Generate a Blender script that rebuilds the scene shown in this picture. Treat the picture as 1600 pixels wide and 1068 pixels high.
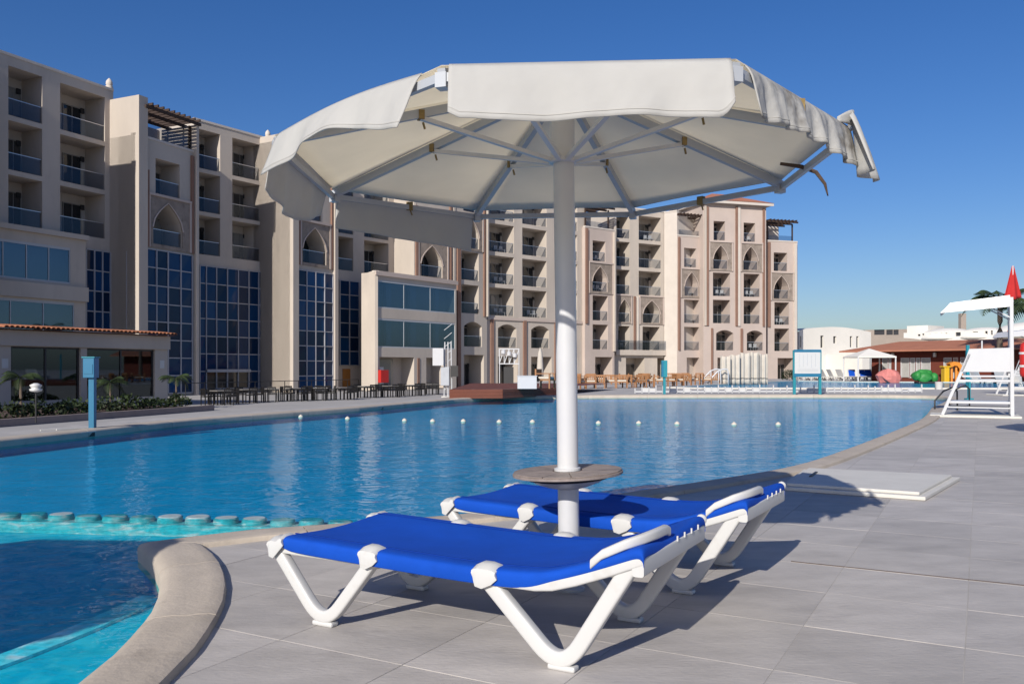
import bpy, math, random
from mathutils import Vector, Matrix
random.seed(7)
for o in list(bpy.data.objects): bpy.data.objects.remove(o)
SC = bpy.context.scene
C = SC.collection
PI = math.pi
R = math.radians

# ------------------------------------------------------------------ camera, sky, sun, exposure
FPX, HOR, CH = 1337.0, 575.0, 1.1            # focal length in photo pixels, horizon row, eye height
cam = bpy.data.cameras.new('camera'); co = bpy.data.objects.new('camera', cam); C.objects.link(co)
co.location = (0, 0, CH); co.rotation_euler = (R(90), 0, 0)
cam.sensor_width = 36; cam.lens = FPX/1600*36; cam.shift_y = (HOR-534)/1600
cam.clip_start = .05; cam.clip_end = 3000
SC.camera = co
SUN_TO = Vector((-.176, -.40, .232)).normalized()      # towards the sun: behind the camera, to the left
sun_el = math.asin(SUN_TO.z); sun_az = math.atan2(SUN_TO.x, SUN_TO.y)
W = bpy.data.worlds.new('World'); SC.world = W; W.use_nodes = True
nt = W.node_tree; bg = nt.nodes['Background']
sky = nt.nodes.new('ShaderNodeTexSky'); sky.sky_type = 'NISHITA'; sky.sun_disc = False
sky.sun_elevation = sun_el; sky.sun_rotation = sun_az
sky.altitude = 0; sky.air_density = 1.0; sky.dust_density = 1.0; sky.ozone_density = 4.0
hs = nt.nodes.new('ShaderNodeHueSaturation'); hs.inputs['Hue'].default_value = .509; hs.inputs['Saturation'].default_value = 1.26; hs.inputs['Value'].default_value = .95
nt.links.new(sky.outputs[0], hs.inputs['Color']); tn = nt.nodes.new('ShaderNodeMix'); tn.data_type = 'RGBA'; tn.blend_type = 'MULTIPLY'; tn.inputs[0].default_value = 1; tn.inputs[7].default_value = (.98, .98, 1.07, 1)
nt.links.new(hs.outputs[0], tn.inputs[6]); nt.links.new(tn.outputs[2], bg.inputs[0]); bg.inputs[1].default_value = .10
sl = bpy.data.lights.new('sun', 'SUN'); so = bpy.data.objects.new('sun', sl); C.objects.link(so)
sl.energy = 5.0; sl.angle = R(.5); sl.color = (1, .95, .87)
so.rotation_euler = SUN_TO.to_track_quat('Z', 'Y').to_euler(); so.location = (-20, -40, 40)
SC.view_settings.view_transform = 'Standard'; SC.view_settings.look = 'None'
SC.view_settings.exposure = 0; SC.view_settings.gamma = 1
SC.render.engine = 'CYCLES'
SC.cycles.max_bounces = 5; SC.cycles.diffuse_bounces = 3; SC.cycles.glossy_bounces = 3; SC.cycles.transparent_max_bounces = 10
SC.cycles.caustics_reflective = False; SC.cycles.caustics_refractive = False

# ------------------------------------------------------------------ helpers
def G(px, py, z=0.0):
    "a photo pixel on the level z -> plan position"
    d = FPX*(CH-z)/(py-HOR)
    return ((px-800)/FPX*d, d)
def PT(px, d): return ((px-800)/FPX*d, d)
def ZH(py, d): return CH+(HOR-py)*d/FPX

class MB:
    def __init__(s): s.v = []; s.f = []
    def face(s, *p):
        n = len(s.v); s.v += [tuple(q) for q in p]; s.f.append(tuple(range(n, n+len(p))))
    def hexa(s, p):   # 8 points, bottom ring then top ring
        n = len(s.v); s.v += [tuple(q) for q in p]
        for a in ((3,2,1,0),(4,5,6,7),(0,1,5,4),(1,2,6,5),(2,3,7,6),(3,0,4,7)): s.f.append(tuple(n+i for i in a))
    def box(s, x0, x1, y0, y1, z0, z1, M=None):
        p = [Vector(q) for q in ((x0,y0,z0),(x1,y0,z0),(x1,y1,z0),(x0,y1,z0),(x0,y0,z1),(x1,y0,z1),(x1,y1,z1),(x0,y1,z1))]
        if M: p = [M@q for q in p]
        s.hexa(p); return s
    def bar(s, a, b, w, h=None, up=(0,0,1)):
        a = Vector(a); b = Vector(b); h = h or w; d = (b-a).normalized(); up = Vector(up)
        sx = d.cross(up)
        if sx.length < 1e-4: sx = d.cross(Vector((1,0,0)))
        sx.normalize(); sy = sx.cross(d).normalized(); sx *= w/2; sy *= h/2
        s.hexa([a-sx-sy, a+sx-sy, a+sx+sy, a-sx+sy, b-sx-sy, b+sx-sy, b+sx+sy, b-sx+sy]); return s
    def tube(s, pts, r, n=8, up=(0,0,1)):
        pts = [Vector(p) for p in pts]; rings = []
        rr = r if isinstance(r, (list, tuple)) else [r]*len(pts)
        for i, p in enumerate(pts):
            d = (pts[min(i+1, len(pts)-1)]-pts[max(i-1, 0)]).normalized()
            a = d.cross(Vector(up))
            if a.length < 1e-3: a = d.cross(Vector((1,0,0)))
            a.normalize(); b = d.cross(a); k = len(s.v)
            s.v += [tuple(p+(a*math.cos(t)+b*math.sin(t))*rr[i]) for t in (2*PI*j/n for j in range(n))]
            rings.append(k)
        for i in range(len(rings)-1):
            for j in range(n):
                s.f.append((rings[i]+j, rings[i]+(j+1)%n, rings[i+1]+(j+1)%n, rings[i+1]+j))
        s.f.append(tuple(rings[0]+j for j in range(n-1, -1, -1))); s.f.append(tuple(rings[-1]+j for j in range(n)))
        return s
    def lathe(s, prof, n=24, c=(0,0,0), M=None):
        k = len(s.v)
        for r, z in prof:
            for j in range(n):
                t = 2*PI*j/n; p = Vector((c[0]+r*math.cos(t), c[1]+r*math.sin(t), c[2]+z))
                s.v.append(tuple(M@p if M else p))
        for i in range(len(prof)-1):
            for j in range(n):
                s.f.append((k+i*n+j, k+i*n+(j+1)%n, k+(i+1)*n+(j+1)%n, k+(i+1)*n+j))
        s.f.append(tuple(k+j for j in range(n-1, -1, -1))); m = k+(len(prof)-1)*n; s.f.append(tuple(m+j for j in range(n)))
        return s
    def sweep(s, pts, prof, side):
        "closed cross-section prof (a along side, b along the in-plane normal) along pts"
        pts = [Vector(p) for p in pts]; side = Vector(side).normalized(); n = len(prof); k = len(s.v)
        for i, p in enumerate(pts):
            d = (pts[min(i+1, len(pts)-1)]-pts[max(i-1, 0)]).normalized(); nn = side.cross(d).normalized()
            for a, b in prof: s.v.append(tuple(p+side*a+nn*b))
        for i in range(len(pts)-1):
            for j in range(n): s.f.append((k+i*n+j, k+i*n+(j+1)%n, k+(i+1)*n+(j+1)%n, k+(i+1)*n+j))
        s.f.append(tuple(k+j for j in range(n-1, -1, -1))); m = k+(len(pts)-1)*n; s.f.append(tuple(m+j for j in range(n)))
        return s
    def grid(s, nu, nv, fn):
        k = len(s.v)
        for i in range(nu+1):
            for j in range(nv+1): s.v.append(tuple(fn(i/nu, j/nv)))
        for i in range(nu):
            for j in range(nv):
                a = k+i*(nv+1)+j; s.f.append((a, a+nv+1, a+nv+2, a+1))
        return s
    def build(s, name, mat, parent=None, smooth=False, bevel=0, local=False, solid=0, fixn=True, auto=False):
        me = bpy.data.meshes.new(name); me.from_pydata(s.v, [], s.f)
        if fixn:
            import bmesh
            bm = bmesh.new(); bm.from_mesh(me); bmesh.ops.recalc_face_normals(bm, faces=bm.faces); bm.to_mesh(me); bm.free()
        me.update(); me.materials.append(mat)
        o = bpy.data.objects.new(name, me); C.objects.link(o)
        if smooth: me.polygons.foreach_set('use_smooth', [True]*len(me.polygons))
        if auto: me.set_sharp_from_angle(angle=R(40))
        if bevel:
            m = o.modifiers.new('bevel', 'BEVEL'); m.width = bevel; m.segments = 2; m.limit_method = 'ANGLE'
        if solid:
            m = o.modifiers.new('solid', 'SOLIDIFY'); m.thickness = solid; m.offset = 0
        if parent: put(o, parent, local)
        return o
WORLD = {}
def put(o, parent, local=False):
    o.parent = parent
    if not local:
        p = parent; M = Matrix()
        while p:
            M = Matrix.Translation(p.location)@p.rotation_euler.to_matrix().to_4x4()@M if False else (p.matrix_parent_inverse@Matrix.Translation(p.location)@p.rotation_euler.to_matrix().to_4x4())@M
            p = p.parent
        o.matrix_parent_inverse = M.inverted()
def tag(o, label=None, cat=None, group=None, kind=None):
    if label: o['label'] = label
    if cat: o['category'] = cat
    if group: o['group'] = group
    if kind: o['kind'] = kind
    return o
def thing(name, loc, label, cat, group=None, rz=0):
    o = bpy.data.objects.new(name, None); C.objects.link(o); o.location = loc; o.rotation_euler = (0, 0, rz)
    o.empty_display_size = .2
    return tag(o, label, cat, group)
def copy_tree(o, parent=None):
    c = o.copy(); C.objects.link(c); c.parent = parent
    for ch in [q for q in bpy.data.objects if q.parent == o]: copy_tree(ch, c)
    return c
ORD = ['first','second','third','fourth','fifth','sixth','seventh','eighth','ninth','tenth','eleventh','twelfth','thirteenth','fourteenth','fifteenth','sixteenth','seventeenth','eighteenth','nineteenth','twentieth']
ORD += ['twenty-'+w for w in ORD[:9]]

# ------------------------------------------------------------------ materials
def mat(name, col, rough=.6, spec=.5, metal=0, var=.0, vscale=3.0, bump=0, bscale=40, stretch=None, rand=0, coat=0, dark=None, dscale=1.5, damt=0, dthr=.55):
    col = [c*.86 for c in col]; m = bpy.data.materials.new(name); m.use_nodes = True; n = m.node_tree; b = n.nodes['Principled BSDF']
    b.inputs['Roughness'].default_value = rough; b.inputs['Metallic'].default_value = metal
    b.inputs['Specular IOR Level'].default_value = spec
    if coat: b.inputs['Coat Weight'].default_value = coat
    tc = n.nodes.new('ShaderNodeTexCoord'); src = tc.outputs['Object']
    if stretch:
        mp = n.nodes.new('ShaderNodeMapping'); mp.inputs['Scale'].default_value = stretch; n.links.new(src, mp.inputs[0]); src = mp.outputs[0]
    rgb = n.nodes.new('ShaderNodeRGB'); rgb.outputs[0].default_value = (*col, 1); out = rgb.outputs[0]
    def mul(a, fac):
        x = n.nodes.new('ShaderNodeMix'); x.data_type = 'RGBA'; x.blend_type = 'MULTIPLY'; x.inputs[0].default_value = 1
        n.links.new(a, x.inputs[6]); n.links.new(fac, x.inputs[7]); return x.outputs[2]
    if var:
        t = n.nodes.new('ShaderNodeTexNoise'); t.inputs['Scale'].default_value = vscale; t.inputs['Detail'].default_value = 4; t.inputs['Roughness'].default_value = .62
        n.links.new(src, t.inputs[0]); r = n.nodes.new('ShaderNodeMapRange'); r.inputs[1].default_value = .25; r.inputs[2].default_value = .75
        r.inputs[3].default_value = 1-var; r.inputs[4].default_value = 1+var*.6; n.links.new(t.outputs[0], r.inputs[0]); out = mul(out, r.outputs[0])
    if rand:
        oi = n.nodes.new('ShaderNodeObjectInfo'); r = n.nodes.new('ShaderNodeMapRange'); r.inputs[3].default_value = 1-rand; r.inputs[4].default_value = 1+rand
        n.links.new(oi.outputs['Random'], r.inputs[0]); out = mul(out, r.outputs[0])
    if dark:
        t = n.nodes.new('ShaderNodeTexNoise'); t.inputs['Scale'].default_value = dscale; t.inputs['Detail'].default_value = 4; t.inputs['Roughness'].default_value = .7
        n.links.new(src, t.inputs[0]); r = n.nodes.new('ShaderNodeMapRange'); r.inputs[1].default_value = dthr; r.inputs[2].default_value = dthr+.12; r.inputs[4].default_value = damt
        n.links.new(t.outputs[0], r.inputs[0]); x = n.nodes.new('ShaderNodeMix'); x.data_type = 'RGBA'; n.links.new(r.outputs[0], x.inputs[0]); n.links.new(out, x.inputs[6]); x.inputs[7].default_value = (*dark, 1); out = x.outputs[2]
    n.links.new(out, b.inputs['Base Color'])
    if bump:
        t = n.nodes.new('ShaderNodeTexNoise'); t.inputs['Scale'].default_value = bscale; t.inputs['Detail'].default_value = 3
        n.links.new(src, t.inputs[0]); bp = n.nodes.new('ShaderNodeBump'); bp.inputs['Strength'].default_value = bump; bp.inputs['Distance'].default_value = .01
        n.links.new(t.outputs[0], bp.inputs['Height']); n.links.new(bp.outputs[0], b.inputs['Normal'])
    return m
def schlick(n, f0, normal=None, f1=1.0):
    lw = n.nodes.new('ShaderNodeLayerWeight'); lw.inputs['Blend'].default_value = .5
    if normal: n.links.new(normal, lw.inputs['Normal'])
    p = n.nodes.new('ShaderNodeMath'); p.operation = 'POWER'; n.links.new(lw.outputs['Facing'], p.inputs[0]); p.inputs[1].default_value = 5
    r = n.nodes.new('ShaderNodeMapRange'); r.inputs[3].default_value = f0; r.inputs[4].default_value = f1; n.links.new(p.outputs[0], r.inputs[0]); return r.outputs[0]
def glass(name, tint, fac, gcol=(1,1,1), rough=.02):
    m = bpy.data.materials.new(name); m.use_nodes = True; n = m.node_tree; n.nodes.remove(n.nodes['Principled BSDF'])
    t = n.nodes.new('ShaderNodeBsdfTransparent'); t.inputs[0].default_value = (*tint, 1)
    g = n.nodes.new('ShaderNodeBsdfGlossy'); g.inputs[0].default_value = (*gcol, 1); g.inputs['Roughness'].default_value = rough
    x = n.nodes.new('ShaderNodeMixShader'); n.links.new(schlick(n, fac+.04), x.inputs[0]); n.links.new(t.outputs[0], x.inputs[1]); n.links.new(g.outputs[0], x.inputs[2])
    n.links.new(x.outputs[0], n.nodes['Material Output'].inputs[0]); return m
def fabric(name, col, trans=.25, var=.06, dirt=None, wr=.35, wscale=6, stretch=None):
    m = mat(name, col, .85, .2, var=var, vscale=2.5, bump=wr, bscale=wscale, stretch=stretch, dark=dirt, dscale=4, damt=.75 if dirt else 0, dthr=.50)
    n = m.node_tree; b = n.nodes['Principled BSDF']; o = n.nodes['Material Output']
    for l in b.inputs['Normal'].links: l.from_node.inputs['Distance'].default_value = .03
    t = n.nodes.new('ShaderNodeBsdfTranslucent'); n.links.new(b.inputs['Base Color'].links[0].from_socket, t.inputs[0])
    x = n.nodes.new('ShaderNodeMixShader'); x.inputs[0].default_value = trans
    n.links.new(b.outputs[0], x.inputs[1]); n.links.new(t.outputs[0], x.inputs[2]); n.links.new(x.outputs[0], o.inputs[0]); return m
M = {}
M['stucco'] = mat('stucco', (.59,.515,.44), .9, .2, var=.13, vscale=.35, bump=.25, bscale=6, stretch=(1,1,.35), dark=(.36,.31,.27), dscale=.6, damt=.30)
M['stucco_pink'] = mat('stucco_pink', (.58,.48,.42), .9, .2, var=.10, vscale=.4, bump=.25, bscale=6)
M['trim'] = mat('trim', (.68,.61,.54), .85, .2, var=.08, vscale=.8)
M['brown'] = mat('brown_pilaster', (.29,.17,.125), .8, .2, var=.15, vscale=.7)
M['stone'] = mat('carved_stone', (.34,.28,.235), .9, .2, var=.30, vscale=1.6, bump=.8, bscale=3, dark=(.17,.135,.11), dscale=2.2, damt=.7)
M['curtain'] = mat('curtain_glass', (.006,.040,.115), .05, .22, rand=.55)
M['mullion'] = mat('mullion', (.42,.42,.45), .4, .5, var=.05)
M['rail_glass'] = glass('rail_glass', (.78,.80,.83), .01, (.42,.48,.55))
M['steel'] = mat('steel', (.62,.63,.65), .3, .5, metal=.7)
M['door_glass'] = mat('door_glass', (.018,.022,.026), .06, .6, rand=.5)
_n = M['door_glass'].node_tree; _oi = _n.nodes.new('ShaderNodeObjectInfo'); _cr = _n.nodes.new('ShaderNodeValToRGB'); _cr.color_ramp.interpolation = 'CONSTANT'
_cr.color_ramp.elements[0].color = (.016,.019,.022,1); _cr.color_ramp.elements[1].position = .5; _cr.color_ramp.elements[1].color = (.07,.065,.06,1); _e = _cr.color_ramp.elements.new(.78); _e.color = (.26,.245,.22,1)
_n.links.new(_oi.outputs['Random'], _cr.inputs[0]); _n.links.new(_cr.outputs[0], _n.nodes['Principled BSDF'].inputs['Base Color'])
M['door_frame'] = mat('door_frame', (.30,.27,.24), .6)
M['dark_metal'] = mat('dark_metal', (.035,.033,.032), .5)
M['wood_dark'] = mat('dark_wood', (.055,.030,.020), .7, var=.3, vscale=4)
M['winter_glass'] = glass('winter_glass', (.55,.64,.70), .08, (.6,.8,1))
M['winter_frame'] = mat('winter_frame', (.50,.52,.54), .45)
M['curtain_cloth'] = mat('curtain_cloth', (.50,.52,.55), .9, var=.1, vscale=3)
M['pav_glass'] = glass('pavilion_glass', (.34,.37,.40), .06, (.6,.72,.85))
M['terracotta'] = mat('terracotta', (.42,.17,.09), .8, .2, var=.2, vscale=2, rand=.25)
M['roof_red'] = mat('roof_red', (.46,.19,.115), .85, .2, var=.12, vscale=1)
M['red_wall'] = mat('red_wall', (.155,.042,.028), .9, .2, var=.12, vscale=.6)
M['white_wall'] = mat('white_wall', (.84,.80,.73), .9, .2, var=.06, vscale=.3)
M['window_dark'] = mat('window_dark', (.05,.05,.055), .2)
M['window_pale'] = mat('window_pale', (.42,.41,.39), .35, var=.1)
M['slab'] = mat('deck_slab', (.525,.485,.445), .62, .35, var=.20, vscale=2.3, bump=.22, bscale=28, stretch=(1,2.2,1), rand=.09, dark=(.23,.21,.20), dscale=1.7, damt=.42, dthr=.60)
M['deck'] = mat('deck_plain', (.47,.318,.31), .75, .3, var=.12, vscale=.7, bump=.15, bscale=12)
M['grout'] = mat('grout', (.50,.47,.44), .9, var=.25, vscale=2)
M['terrace'] = mat('terrace', (.46,.44,.42), .85, .2, var=.12, vscale=.5)
M['coping'] = mat('coping_stone', (.56,.48,.39), .75, .3, var=.13, vscale=3.5, bump=.3, bscale=45, rand=.05, dark=(.26,.215,.17), dscale=2.0, damt=.4, dthr=.57)
M['hatch'] = mat('hatch', (.70,.67,.61), .8, var=.08, vscale=4, bump=.15, bscale=50)
M['white_paint'] = mat('white_paint', (.64,.64,.65), .32, .5, var=.03, vscale=5, dark=(.55,.53,.49), dscale=3, damt=.18, dthr=.6)
M['white_plastic'] = mat('white_plastic', (.66,.65,.63), .38, .5, var=.03, vscale=5, dark=(.45,.41,.35), dscale=5, damt=.35, dthr=.58)
M['grey_paint'] = mat('grey_paint', (.48,.50,.53), .4, .5, var=.06, vscale=5)
M['blue_sling'] = mat('blue_sling', (.004,.075,.50), .82, .2, var=.16, vscale=4, bump=.3, bscale=260)
M['hem'] = mat('hem', (.50,.48,.44), .9)
M['sling_seam'] = mat('sling_seam', (.004,.05,.36), .85, .2)
M['canvas'] = fabric('canvas', (1.02,.95,.80), .66, wr=.45, wscale=3.2)
M['valance'] = fabric('valance', (.66,.645,.61), .28, wr=.5, wscale=5)
M['valance_dirty'] = fabric('valance_dirty', (.62,.605,.57), .28, dirt=(.20,.175,.145), wr=.8, wscale=7)
M['ochre'] = mat('ochre_band', (.30,.205,.075), .85, var=.3, vscale=30)
M['rust'] = mat('rust', (.09,.055,.035), .8, var=.3, vscale=30)
M['table_stone'] = mat('table_stone', (.30,.245,.215), .6, var=.3, vscale=14, rand=.18, bump=.2, bscale=60)
M['rubber'] = mat('rubber', (.02,.02,.02), .7)
M['teal_paint'] = mat('teal_paint', (.02,.26,.32), .45, var=.08, vscale=3)
M['blue_paint'] = mat('blue_paint', (.02,.17,.30), .4, var=.10, vscale=3)
M['teal_mosaic'] = mat('teal_mosaic', (.46,.56,.56), .4, .5, var=.30, vscale=26)
M['pool_floor'] = mat('pool_floor', (.006,.50,.77), .6, var=.14, vscale=1.1)
M['shallow_floor'] = mat('shallow_floor', (.03,.62,.78), .6, var=.10, vscale=3)
M['ripple_band'] = mat('ripple_light', (.70,.98,1.05), .5, var=.35, vscale=22)  # pale colour stands in for sunlit ripples in the shallow corner
M['pool_wall'] = mat('pool_wall', (.03,.32,.60), .5, var=.15, vscale=9)
M['black_chair'] = mat('black_chair', (.014,.012,.011), .5)
M['table_top'] = mat('terrace_table_top', (.30,.28,.26), .4, var=.1)
M['wood'] = mat('wood', (.36,.165,.065), .6, var=.25, vscale=6)
M['cushion'] = mat('cushion', (.66,.60,.50), .9, var=.06)
M['stage'] = mat('stage_boards', (.19,.055,.028), .65, var=.2, vscale=2, rand=.2)
M['red'] = mat('red_paint', (.55,.02,.015), .5, var=.06)
M['red_cloth'] = mat('red_cloth', (.50,.018,.018), .85, var=.1, bump=.4, bscale=8)
M['pink'] = mat('pink_paint', (.70,.23,.20), .7, var=.2, vscale=2, bump=.5, bscale=4)
M['green_toy'] = mat('green_toy', (.035,.27,.05), .55, var=.3, vscale=3, bump=.5, bscale=5)
M['yellow'] = mat('yellow_plastic', (.72,.44,.02), .4)
M['orange'] = mat('orange_plastic', (.75,.28,.04), .4)
M['leaf'] = mat('leaf', (.040,.062,.020), .6, .3, var=.4, vscale=2, rand=.2)
M['leaf_dark'] = mat('leaf_dark', (.026,.040,.014), .6, .3, var=.4, vscale=2, rand=.2)
M['bark'] = mat('bark', (.15,.11,.08), .9, var=.3, vscale=6, bump=.6, bscale=12)
M['soil'] = mat('soil', (.10,.06,.045), .95, var=.3, vscale=3)
M['kerb'] = mat('kerb', (.30,.24,.22), .85, var=.15)
M['tan'] = mat('tan_wall', (.36,.30,.25), .9, var=.1, vscale=.4)
M['beige_canvas'] = mat('beige_canvas', (.62,.56,.48), .9, var=.1, vscale=2)
M['print'] = mat('print_grey', (.45,.47,.50), .8)
M['door_wood'] = mat('door_wood', (.42,.17,.035), .5, var=.15)

def water_mat(name, tint, amp=.5, wave=1.0, caust=0.0):
    m = bpy.data.materials.new(name); m.use_nodes = True; n = m.node_tree; n.nodes.remove(n.nodes['Principled BSDF'])
    tc = n.nodes.new('ShaderNodeTexCoord')
    def noise(sx, sy, sc, det, rough=.5, dist=0):
        mp = n.nodes.new('ShaderNodeMapping'); mp.inputs['Scale'].default_value = (sx, sy, 1); n.links.new(tc.outputs['Object'], mp.inputs[0])
        t = n.nodes.new('ShaderNodeTexNoise'); t.inputs['Scale'].default_value = sc; t.inputs['Detail'].default_value = det; t.inputs['Roughness'].default_value = rough
        t.inputs['Distortion'].default_value = dist; n.links.new(mp.outputs[0], t.inputs[0]); return t.outputs[0]
    a = noise(1, 1.35, 2.1*wave, 3, .55, .6); b = noise(1, 1.2, 7.0*wave, 3, .5, .3)
    ad = n.nodes.new('ShaderNodeMath'); ad.operation = 'MULTIPLY_ADD'; n.links.new(b, ad.inputs[0]); ad.inputs[1].default_value = .30; n.links.new(a, ad.inputs[2])
    bp = n.nodes.new('ShaderNodeBump'); bp.inputs['Strength'].default_value = amp; bp.inputs['Distance'].default_value = .05; n.links.new(ad.outputs[0], bp.inputs['Height'])
    fr = schlick(n, .02, bp.outputs[0], .60)
    t = n.nodes.new('ShaderNodeBsdfTransparent'); t.inputs[0].default_value = (*tint, 1)
    if caust:      # caustic light painted into the transmission colour as pale cells
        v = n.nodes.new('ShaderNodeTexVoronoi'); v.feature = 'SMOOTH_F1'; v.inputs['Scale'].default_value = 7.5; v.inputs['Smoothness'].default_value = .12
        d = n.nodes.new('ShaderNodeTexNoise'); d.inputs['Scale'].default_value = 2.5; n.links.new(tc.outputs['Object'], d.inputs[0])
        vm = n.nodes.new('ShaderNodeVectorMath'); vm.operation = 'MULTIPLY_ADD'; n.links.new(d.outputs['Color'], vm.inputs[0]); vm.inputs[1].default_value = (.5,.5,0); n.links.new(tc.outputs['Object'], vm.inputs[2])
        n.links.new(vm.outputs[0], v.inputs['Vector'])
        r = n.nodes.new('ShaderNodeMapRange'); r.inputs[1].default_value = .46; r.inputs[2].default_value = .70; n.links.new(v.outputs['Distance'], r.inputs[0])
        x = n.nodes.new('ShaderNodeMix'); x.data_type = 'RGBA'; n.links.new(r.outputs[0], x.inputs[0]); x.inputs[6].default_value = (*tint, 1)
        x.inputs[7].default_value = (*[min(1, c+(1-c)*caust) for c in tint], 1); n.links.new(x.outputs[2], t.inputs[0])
    g = n.nodes.new('ShaderNodeBsdfGlossy'); g.inputs['Roughness'].default_value = .03; n.links.new(bp.outputs[0], g.inputs['Normal'])
    x = n.nodes.new('ShaderNodeMixShader'); n.links.new(fr, x.inputs[0]); n.links.new(t.outputs[0], x.inputs[1]); n.links.new(g.outputs[0], x.inputs[2])
    n.links.new(x.outputs[0], n.nodes['Material Output'].inputs[0]); return m
M['water'] = water_mat('water', (.12,.82,.92), .45)
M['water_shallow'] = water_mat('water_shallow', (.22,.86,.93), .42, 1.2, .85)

# ------------------------------------------------------------------ plan curves
def catmull(P, step=.25):
    out = []
    for i in range(len(P)-1):
        p0 = Vector(P[max(i-1, 0)]); p1 = Vector(P[i]); p2 = Vector(P[i+1]); p3 = Vector(P[min(i+2, len(P)-1)])
        n = max(1, int((p2-p1).length/step))
        for k in range(n):
            t = k/n
            out.append(.5*((2*p1)+(p2-p0)*t+(2*p0-5*p1+4*p2-p3)*t*t+(3*p1-p0-3*p2+p3)*t**3))
    out.append(Vector(P[-1])); return out
tip = (-2.27, 5.28)
ch_near = catmull([(-8.4,4.6),(-8.0,3.1),(-6.5,2.2),(-4.2,1.75),(-2.6,1.65),(-1.66,2.20),(-1.47,2.86),(-1.49,3.25),(-1.60,3.88),(-1.77,4.39),(-1.98,4.83),tip], .2)
ch_right = catmull([tip,(-1.73,5.71),(-1.13,5.95),(-.51,6.24),(.253,6.74),(.875,7.3),(1.83,8.16),(2.9,9.2),(4.03,10.75),(6.6,14.75),(8.95,18.6),(11.6,23.6)], .3)
ch_far = catmull([(11.6,23.6),(14.2,28.0),(15.9,31.2),(16.4,33.0),(15.2,34.2),(10.5,34.6),(2.56,33.9),(-.6,32.2),(-1.83,30.4),(-3.2,26.7),(-4.26,23.7),(-5.5,21.0),(-6.75,18.0),(-7.35,14.8),(-7.85,12.4),(-8.2,10.0),(-8.45,7.0),(-8.4,4.6)], .6)
POOL = ch_near[:-1]+ch_right[:-1]+ch_far[:-1]      # clockwise / counter-clockwise loop of the inner edge
def area(P): return .5*sum(P[i].x*P[(i+1)%len(P)].y-P[(i+1)%len(P)].x*P[i].y for i in range(len(P)))
SGN = 1 if area(POOL) > 0 else -1
def offset(P, d):
    "move the closed loop outwards by d"
    out = []; n = len(P)
    for i in range(n):
        a = (P[i]-P[i-1]).normalized(); b = (P[(i+1)%n]-P[i]).normalized()
        na = Vector((a.y, -a.x))*SGN; nb = Vector((b.y, -b.x))*SGN
        m = (na+nb); m = m.normalized() if m.length > 1e-4 else na
        out.append(P[i]+m*(d/max(.55, m.dot(na))))
    return out
CW = .28
OUT = offset(POOL, CW)
WZ = -.09                                           # water level

# ------------------------------------------------------------------ ground, podium, pool
g = MB(); g.face((-900,-300,-.8), (900,-300,-.8), (900,1800,-.8), (-900,1800,-.8))
tag(g.build('ground', M['terrace'], fixn=False), kind='structure')
strip = offset(POOL, 1.35)
def near_idx(p): return min(range(len(POOL)), key=lambda i: (POOL[i]-Vector(p)).length)
i0 = near_idx((-2.2,29.4)); i1 = near_idx((-8.4,7.0))
pod = [(-30,-25),(140,-25),(140,97),(60,97),(36,92),(14,84),(4,76),(0,66),(-2.6,50),(-2.4,33)]
pod += [tuple(strip[i]) for i in range(i0, i1)] + [(-9.9,6.8),(-30,6.5)]
PODV = [Vector(p) for p in pod]
# deck sheet: podium polygon with the pool cut out, tessellated by Blender
from mathutils.geometry import tessellate_polygon
def holed(outer, hole, z, name, m):
    loops = [[Vector((p.x, p.y, 0)) for p in outer], [Vector((p.x, p.y, 0)) for p in hole]]
    tri = tessellate_polygon(loops); v = [(p.x, p.y, z) for l in loops for p in l]
    me = bpy.data.meshes.new(name); me.from_pydata(v, [], [tuple(t) for t in tri]); me.update(); me.materials.append(m)
    o = bpy.data.objects.new(name, me); C.objects.link(o); return o
deck = holed(PODV, offset(POOL, .1), -.0022, 'pool_deck', M['grout']); tag(deck, kind='structure')
s = MB()
for i in range(len(PODV)):
    a, b = PODV[i], PODV[(i+1) % len(PODV)]
    s.face((a.x,a.y,-.81), (b.x,b.y,-.81), (b.x,b.y,-.012), (a.x,a.y,-.012))
s.build('podium_side', M['terrace'], deck)

# pool basin and water
FZ = -.235
b = MB(); b.face(*[(p.x, p.y, FZ) for p in offset(POOL, .12)])
tag(b.build('pool_floor', M['pool_floor']), kind='structure')
b = MB()
for i in range(len(POOL)):
    a, c = POOL[i], POOL[(i+1) % len(POOL)]
    b.face((a.x,a.y,FZ), (c.x,c.y,FZ), (c.x,c.y,.0), (a.x,a.y,.0))
tag(b.build('pool_wall', M['pool_wall'], fixn=False), kind='structure')
# weir of round blocks between the shallow corner and the main pool
wA = Vector(G(503, 808, WZ)); wB = Vector(G(-330, 786, WZ))
iA = near_idx(wA)
deep = [p for p in POOL]
iw0 = min(range(len(POOL)), key=lambda i: (POOL[i]-Vector((-.02,6.58))).length)
wl = Vector((-8.42, 7.84)); iw1 = near_idx(wl)
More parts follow.
